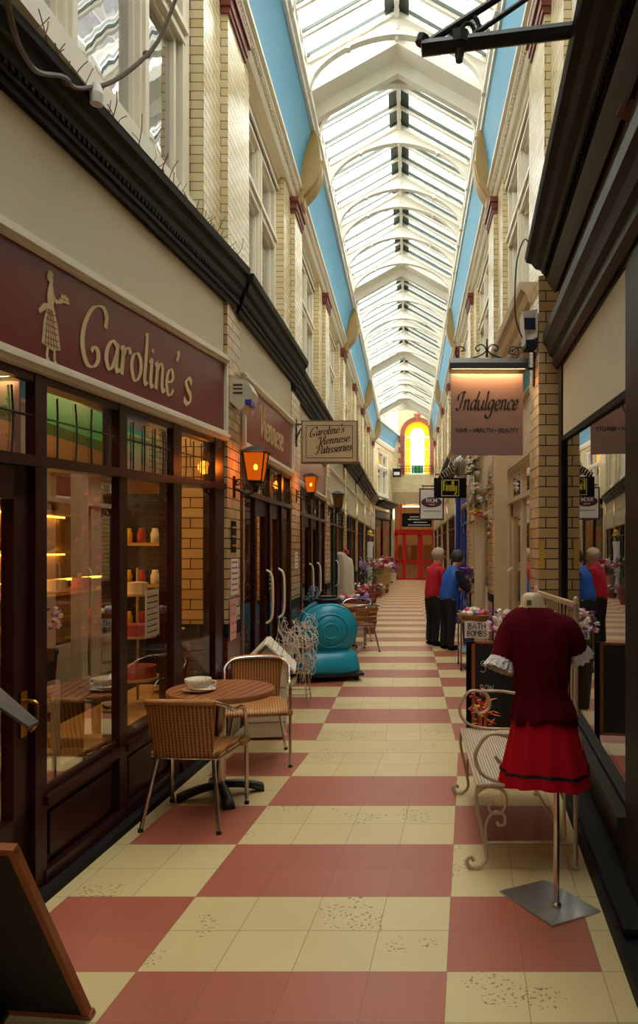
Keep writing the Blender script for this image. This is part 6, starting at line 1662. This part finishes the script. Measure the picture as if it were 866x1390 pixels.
for m_, n in (('leaf_dark', 30), ('fl_crimson', 10), ('fl_white', 6)):
    bm = bmesh.new()
    for k in range(n):
        z = -k/n*1.0; a = rnd.uniform(0, 6.28); c_ = (.04*math.sin(z*9), .03, z)
        if m_ == 'leaf_dark': leaf(bm, c_, (math.cos(a), math.sin(a), -.3), .08, .02)
        else: blossom_ball(bm, c_, .02, 3, .02, rnd)
    link({'leaf_dark': 'foliage', 'fl_crimson': 'crimson_blooms', 'fl_white': 'white_blooms'}[m_], bm, M[m_], t, recalc=(m_ != 'leaf_dark'))
plant((1.07, 12.6, 0), 'tall pot of purple flowers in front of the couple', 'bluepot', .14, .55, .75, .17, 40, 'leaf_dark', (('fl_purple', 22, .07), ('fl_yellow', 4, .05)), seed=77)
# goods stacked behind the mannequin: glittery bunch in a bucket
plant((1.02, 7.6, 0), 'bucket of silvery and purple glittering stems behind the mannequin', 'greysill', .13, .55, .45, .2, 0, 'leaf', (('fl_white', 26, .04), ('fl_purple', 10, .03), ('fl_pink', 4, .04)), seed=78)
# hanging flower basket high on right wall
plant((1.0, 14.0, 4.3), 'hanging basket of green foliage high on the right piers', 'slate', .15, .2, .25, .22, 50, 'leaf_dark', (('fl_pink', 4, .04),), name='hanging_basket', cat='basket', seed=79)
bm = bmesh.new(); tube(bm, [(1.25, 14.0, 4.8), (1.0, 14.0, 4.85), (1.0, 14.0, 4.45)], .01, 6); o = link('basket_bracket', bm, M['blackiron']); tag(o, 'black bracket holding the hanging basket on the right', 'bracket')

# ================================================================== PEOPLE
def skin_obj(name, verts, edges, radii, m, parent, sub=2):
    me = bpy.data.meshes.new(name); me.from_pydata([tuple(v) for v in verts], edges, []); me.materials.append(m)
    o = bpy.data.objects.new(name, me); C.objects.link(o)
    o.modifiers.new('skin', 'SKIN'); 
    for i, r_ in enumerate(radii): me.skin_vertices[0].data[i].radius = (r_, r_) if not isinstance(r_, tuple) else r_
    me.skin_vertices[0].data[0].use_root = True
    o.modifiers['skin'].use_smooth_shade = True
    s = o.modifiers.new('sub', 'SUBSURF'); s.levels = sub; s.render_levels = sub
    o.parent = parent; return o
def person(loc, rz, sc, label, jacket, sleeve, hair, lean_, headtilt, armpose):
    t = thing('person', label, 'person', loc, rz); t.scale = (sc, sc, sc)
    def L(x, y, z):                       # lean the trunk forward about the hips
        if z <= .9: return Vector((x, y, z))
        d = z-.9; return Vector((x, y+d*math.sin(lean_), .9+d*math.cos(lean_)))
    hip = Vector((0, 0, .92)); V = []; E = []; Rr = []
    def add(p, r_, par=None):
        V.append(Vector(p)); Rr.append(r_)
        if par is not None: E.append((par, len(V)-1))
        return len(V)-1
    r0 = add(hip, .10); w = add(L(0, 0, 1.08), .10, r0); ch = add(L(0, .0, 1.28), (.12), w); nb = add(L(0, .0, 1.42), .07, ch); nk = add(L(0, .015, 1.455), .056, nb)
    hd = L(0, .035, 1.515)
    h1 = add(hd, .082, nk); h2 = add(hd+Vector((0, .02+headtilt*.3, .07)), .10, h1); h3 = add(hd+Vector((0, .0+headtilt*.5, .145)), .065, h2)
    hands = {}
    for s in (-1, 1):
        sh = add(L(s*.15, 0, 1.36), .038, ch); el, ha = armpose[s]
        e = add(L(s*el[0], el[1], el[2]), .038, sh); wr = add(L(s*ha[0], ha[1], ha[2]), .028, e); hands[s] = (V[e].copy(), V[wr].copy())
        palm = add(V[wr]+(V[wr]-V[e]).normalized()*.06, .032, wr); d = (V[wr]-V[e]).normalized(); sd = Vector((0, 1, 0))
        for k in range(4):
            off = Vector((0, (k-1.5)*.018, 0)); f1 = add(V[palm]+d*.04+off, .009, palm); f2 = add(V[f1]+d*(.03+.005*(k in (1, 2)))+Vector((-s*.012, 0, 0)), .007, f1)
        th = add(V[palm]+Vector((0, .04, .0))+d*.005, .010, palm); add(V[th]+d*.03, .008, th)
        hp = add(Vector((s*.09, 0, .86)), .095, r0); kn = add(Vector((s*.10, .015, .48)), .062, hp); an = add(Vector((s*.10, -.01, .08)), .04, kn); add(Vector((s*.11, .12, .035)), .032, an)
    skin_obj('body', V, E, Rr, M['skin'], t)
    # jacket
    V2 = []; E2 = []; R2 = []
    def a2_(p, r_, par=None):
        V2.append(Vector(p)); R2.append(r_)
        if par is not None: E2.append((par, len(V2)-1))
        return len(V2)-1
    r0 = a2_((0, 0, .78), (.18, .165)); a = a2_(L(0, 0, .98), (.182, .165), r0); b = a2_(L(0, 0, 1.15), (.175, .15), a); c_ = a2_(L(0, 0, 1.3), (.185, .15), b); n_ = a2_(L(0, 0, 1.42), .085, c_); a2_(L(0, .012, 1.45), .068, n_)
    for s in (-1, 1):
        sh = a2_(L(s*.165, 0, 1.37), .09, c_); el, ha = armpose[s]
    skin_obj('jacket', V2, E2, R2, jacket, t)
    for s in (-1, 1):
        el, ha = armpose[s]
        m_ = [L(s*.15, 0, 1.38), L(s*.185, 0, 1.33), L(s*el[0], el[1], el[2]), L(s*ha[0], ha[1], ha[2])]
        skin_obj('sleeve', m_, [(0, 1), (1, 2), (2, 3)], [.085, .09, .07, .05], sleeve, t)
    V3 = [(0, 0, 1.02), (0, 0, .85)]; E3 = [(0, 1)]; R3 = [.13, .14]
    for s in (-1, 1):
        i = len(V3); V3 += [(s*.095, 0, .74), (s*.10, .015, .46), (s*.10, -.012, .14), (s*.10, -.01, .06)]; E3 += [(1, i), (i, i+1), (i+1, i+2), (i+2, i+3)]; R3 += [.105, .08, .072, .07]
    skin_obj('trousers', V3, E3, R3, M['trousers'], t)
    for s in (-1, 1):
        bm = bmesh.new(); ball(bm, (s*.11, .05, .045), .05, .95, 2.6, .9, 3)
        for v in bm.verts:
            if v.co.z < .002: v.co.z = .002
        link('shoe', bm, M['black'], t, smooth=True)
    hc = hd+Vector((0, headtilt*.3, .075))
    bm = bmesh.new(); bmesh.ops.create_icosphere(bm, subdivisions=3, radius=.122, matrix=Matrix.Translation(hc+Vector((0, -.02, .03))) @ Matrix.Diagonal((.92, 1.08, 1.0, 1)))
    for v in list(bm.verts):
        v.co += Vector((noise.noise(v.co*30), noise.noise(v.co*30+Vector((5, 0, 0))), noise.noise(v.co*30+Vector((0, 9, 0)))))*.02
    dl = [v for v in bm.verts if v.co.y > hc.y+.035 and v.co.z < hc.z+.055]
    bmesh.ops.delete(bm, geom=dl, context='VERTS'); link('hair', bm, hair, t, smooth=True)
    f = hc+Vector((0, .07, 0))
    bm = bmesh.new(); ball(bm, f+Vector((0, .03, -.01)), .016, .8, 1.2, 1.6); link('nose', bm, M['skin'], t, smooth=True)
    for s in (-1, 1):
        bm = bmesh.new(); ball(bm, f+Vector((s*.03, .012, .015)), .010); link('eye', bm, M['letter_black'], t)
        bm = bmesh.new(); ball(bm, hc+Vector((s*.083, .0, -.005)), .022, .4, .8, 1.3); link('ear', bm, M['skin'], t)
    bm = bmesh.new(); ball(bm, f+Vector((0, .012, -.045)), .02, 1.2, .5, .3); link('mouth', bm, M['cakered'], t)
    return t
pose1 = {-1: ((.24, .10, 1.12), (.20, .30, 1.05)), 1: ((.24, .10, 1.10), (.18, .30, 1.02))}
pose2 = {-1: ((.24, .06, 1.10), (.19, .25, .98)), 1: ((.24, .06, 1.10), (.17, .28, 1.02))}
person((.655, 11.9, 0), R(-58), .97, 'person in a royal blue and navy jacket stooping to look at the stall', M['jacket_blue'], M['navy'], M['hair_dark'], R(16), .12, pose1)
person((.43, 12.45, 0), R(-62), .985, 'person with short pale hair in a red jacket, looking right behind the blue jacket', M['jacket_red'], M['jacket_red'], M['hair_grey'], R(8), .05, pose2)

# ================================================================== LIGHT
w = bpy.data.worlds.new('overcast_sky'); bpy.context.scene.world = w; w.use_nodes = True
nt = w.node_tree; bg = nt.nodes['Background']
tc = nt.nodes.new('ShaderNodeTexCoord'); nz = nt.nodes.new('ShaderNodeTexNoise'); nz.inputs['Scale'].default_value = 2.5
mr = nt.nodes.new('ShaderNodeMapRange'); mr.inputs['To Min'].default_value = 5.2; mr.inputs['To Max'].default_value = 7.5
nt.links.new(tc.outputs['Generated'], nz.inputs['Vector']); nt.links.new(nz.outputs['Fac'], mr.inputs['Value']); nt.links.new(mr.outputs[0], bg.inputs['Strength'])
bg.inputs['Color'].default_value = (1.0, .985, .95, 1)
def plight(name, loc, e, col, size=.1):
    l = bpy.data.lights.new(name, 'POINT'); l.energy = e; l.color = col; l.shadow_soft_size = size
    o = bpy.data.objects.new(name, l); o.location = loc; C.objects.link(o)
for k, y in enumerate((2.6, 4.2, 5.8, 7.4)): plight('patisserie_spot', (-2.5, y, 3.3), 16, (1, .66, .32))
for y in (3.2, 4.8, 6.4): plight('counter_lamp', (-3.6, y, 1.5), 5, (1, .6, .2), .05)
for y in (12, 16, 20, 24, 28, 32): plight('shop_light', (-2.5, y, 2.6), 10, (1, .75, .5))
for y in (8.5, 12.5, 16.5, 20.5, 24.5, 28.5): plight('shop_light', (2.0, y, 2.6), 10, (1, .75, .5))
plight('foyer_light', (.2, 42, 3.8), 40, (1, .8, .55), .3)
def area(name, loc, rot, sx, sy, e, col):
    l = bpy.data.lights.new(name, 'AREA'); l.shape = 'RECTANGLE'; l.size = sx; l.size_y = sy; l.energy = e; l.color = col
    o = bpy.data.objects.new(name, l); o.location = loc; o.rotation_euler = rot; C.objects.link(o)
l = bpy.data.lights.new('sign_lamp_light', 'AREA'); l.shape = 'RECTANGLE'; l.size = .6; l.size_y = .03; l.energy = 3.0; l.color = (1, .62, .3)
o = bpy.data.objects.new('sign_lamp_light', l); o.location = (.69, 6.24, at(660, 506, 6.3).z+.02); o.rotation_euler = (R(12), 0, 0); C.objects.link(o)

# ================================================================== CAMERA
cam = bpy.data.cameras.new('camera'); co = bpy.data.objects.new('camera', cam); C.objects.link(co)
co.location = (0, 0, EYE); co.rotation_euler = (R(90), 0, 0)
cam.sensor_fit = 'VERTICAL'; cam.sensor_height = 36; cam.sensor_width = 36; cam.lens = F_PX/1390*36
cam.shift_x = (433-CX)/1390; cam.shift_y = (CY-695)/1390; cam.clip_start = .05; cam.clip_end = 200
sc = bpy.context.scene; sc.camera = co
sc.view_settings.view_transform = 'Standard'; sc.view_settings.look = 'None'; sc.view_settings.gamma = 1; sc.view_settings.exposure = 0.5
sc.view_settings.use_curve_mapping = False
sc.cycles.max_bounces = 10; sc.cycles.diffuse_bounces = 6; sc.cycles.transparent_max_bounces = 16
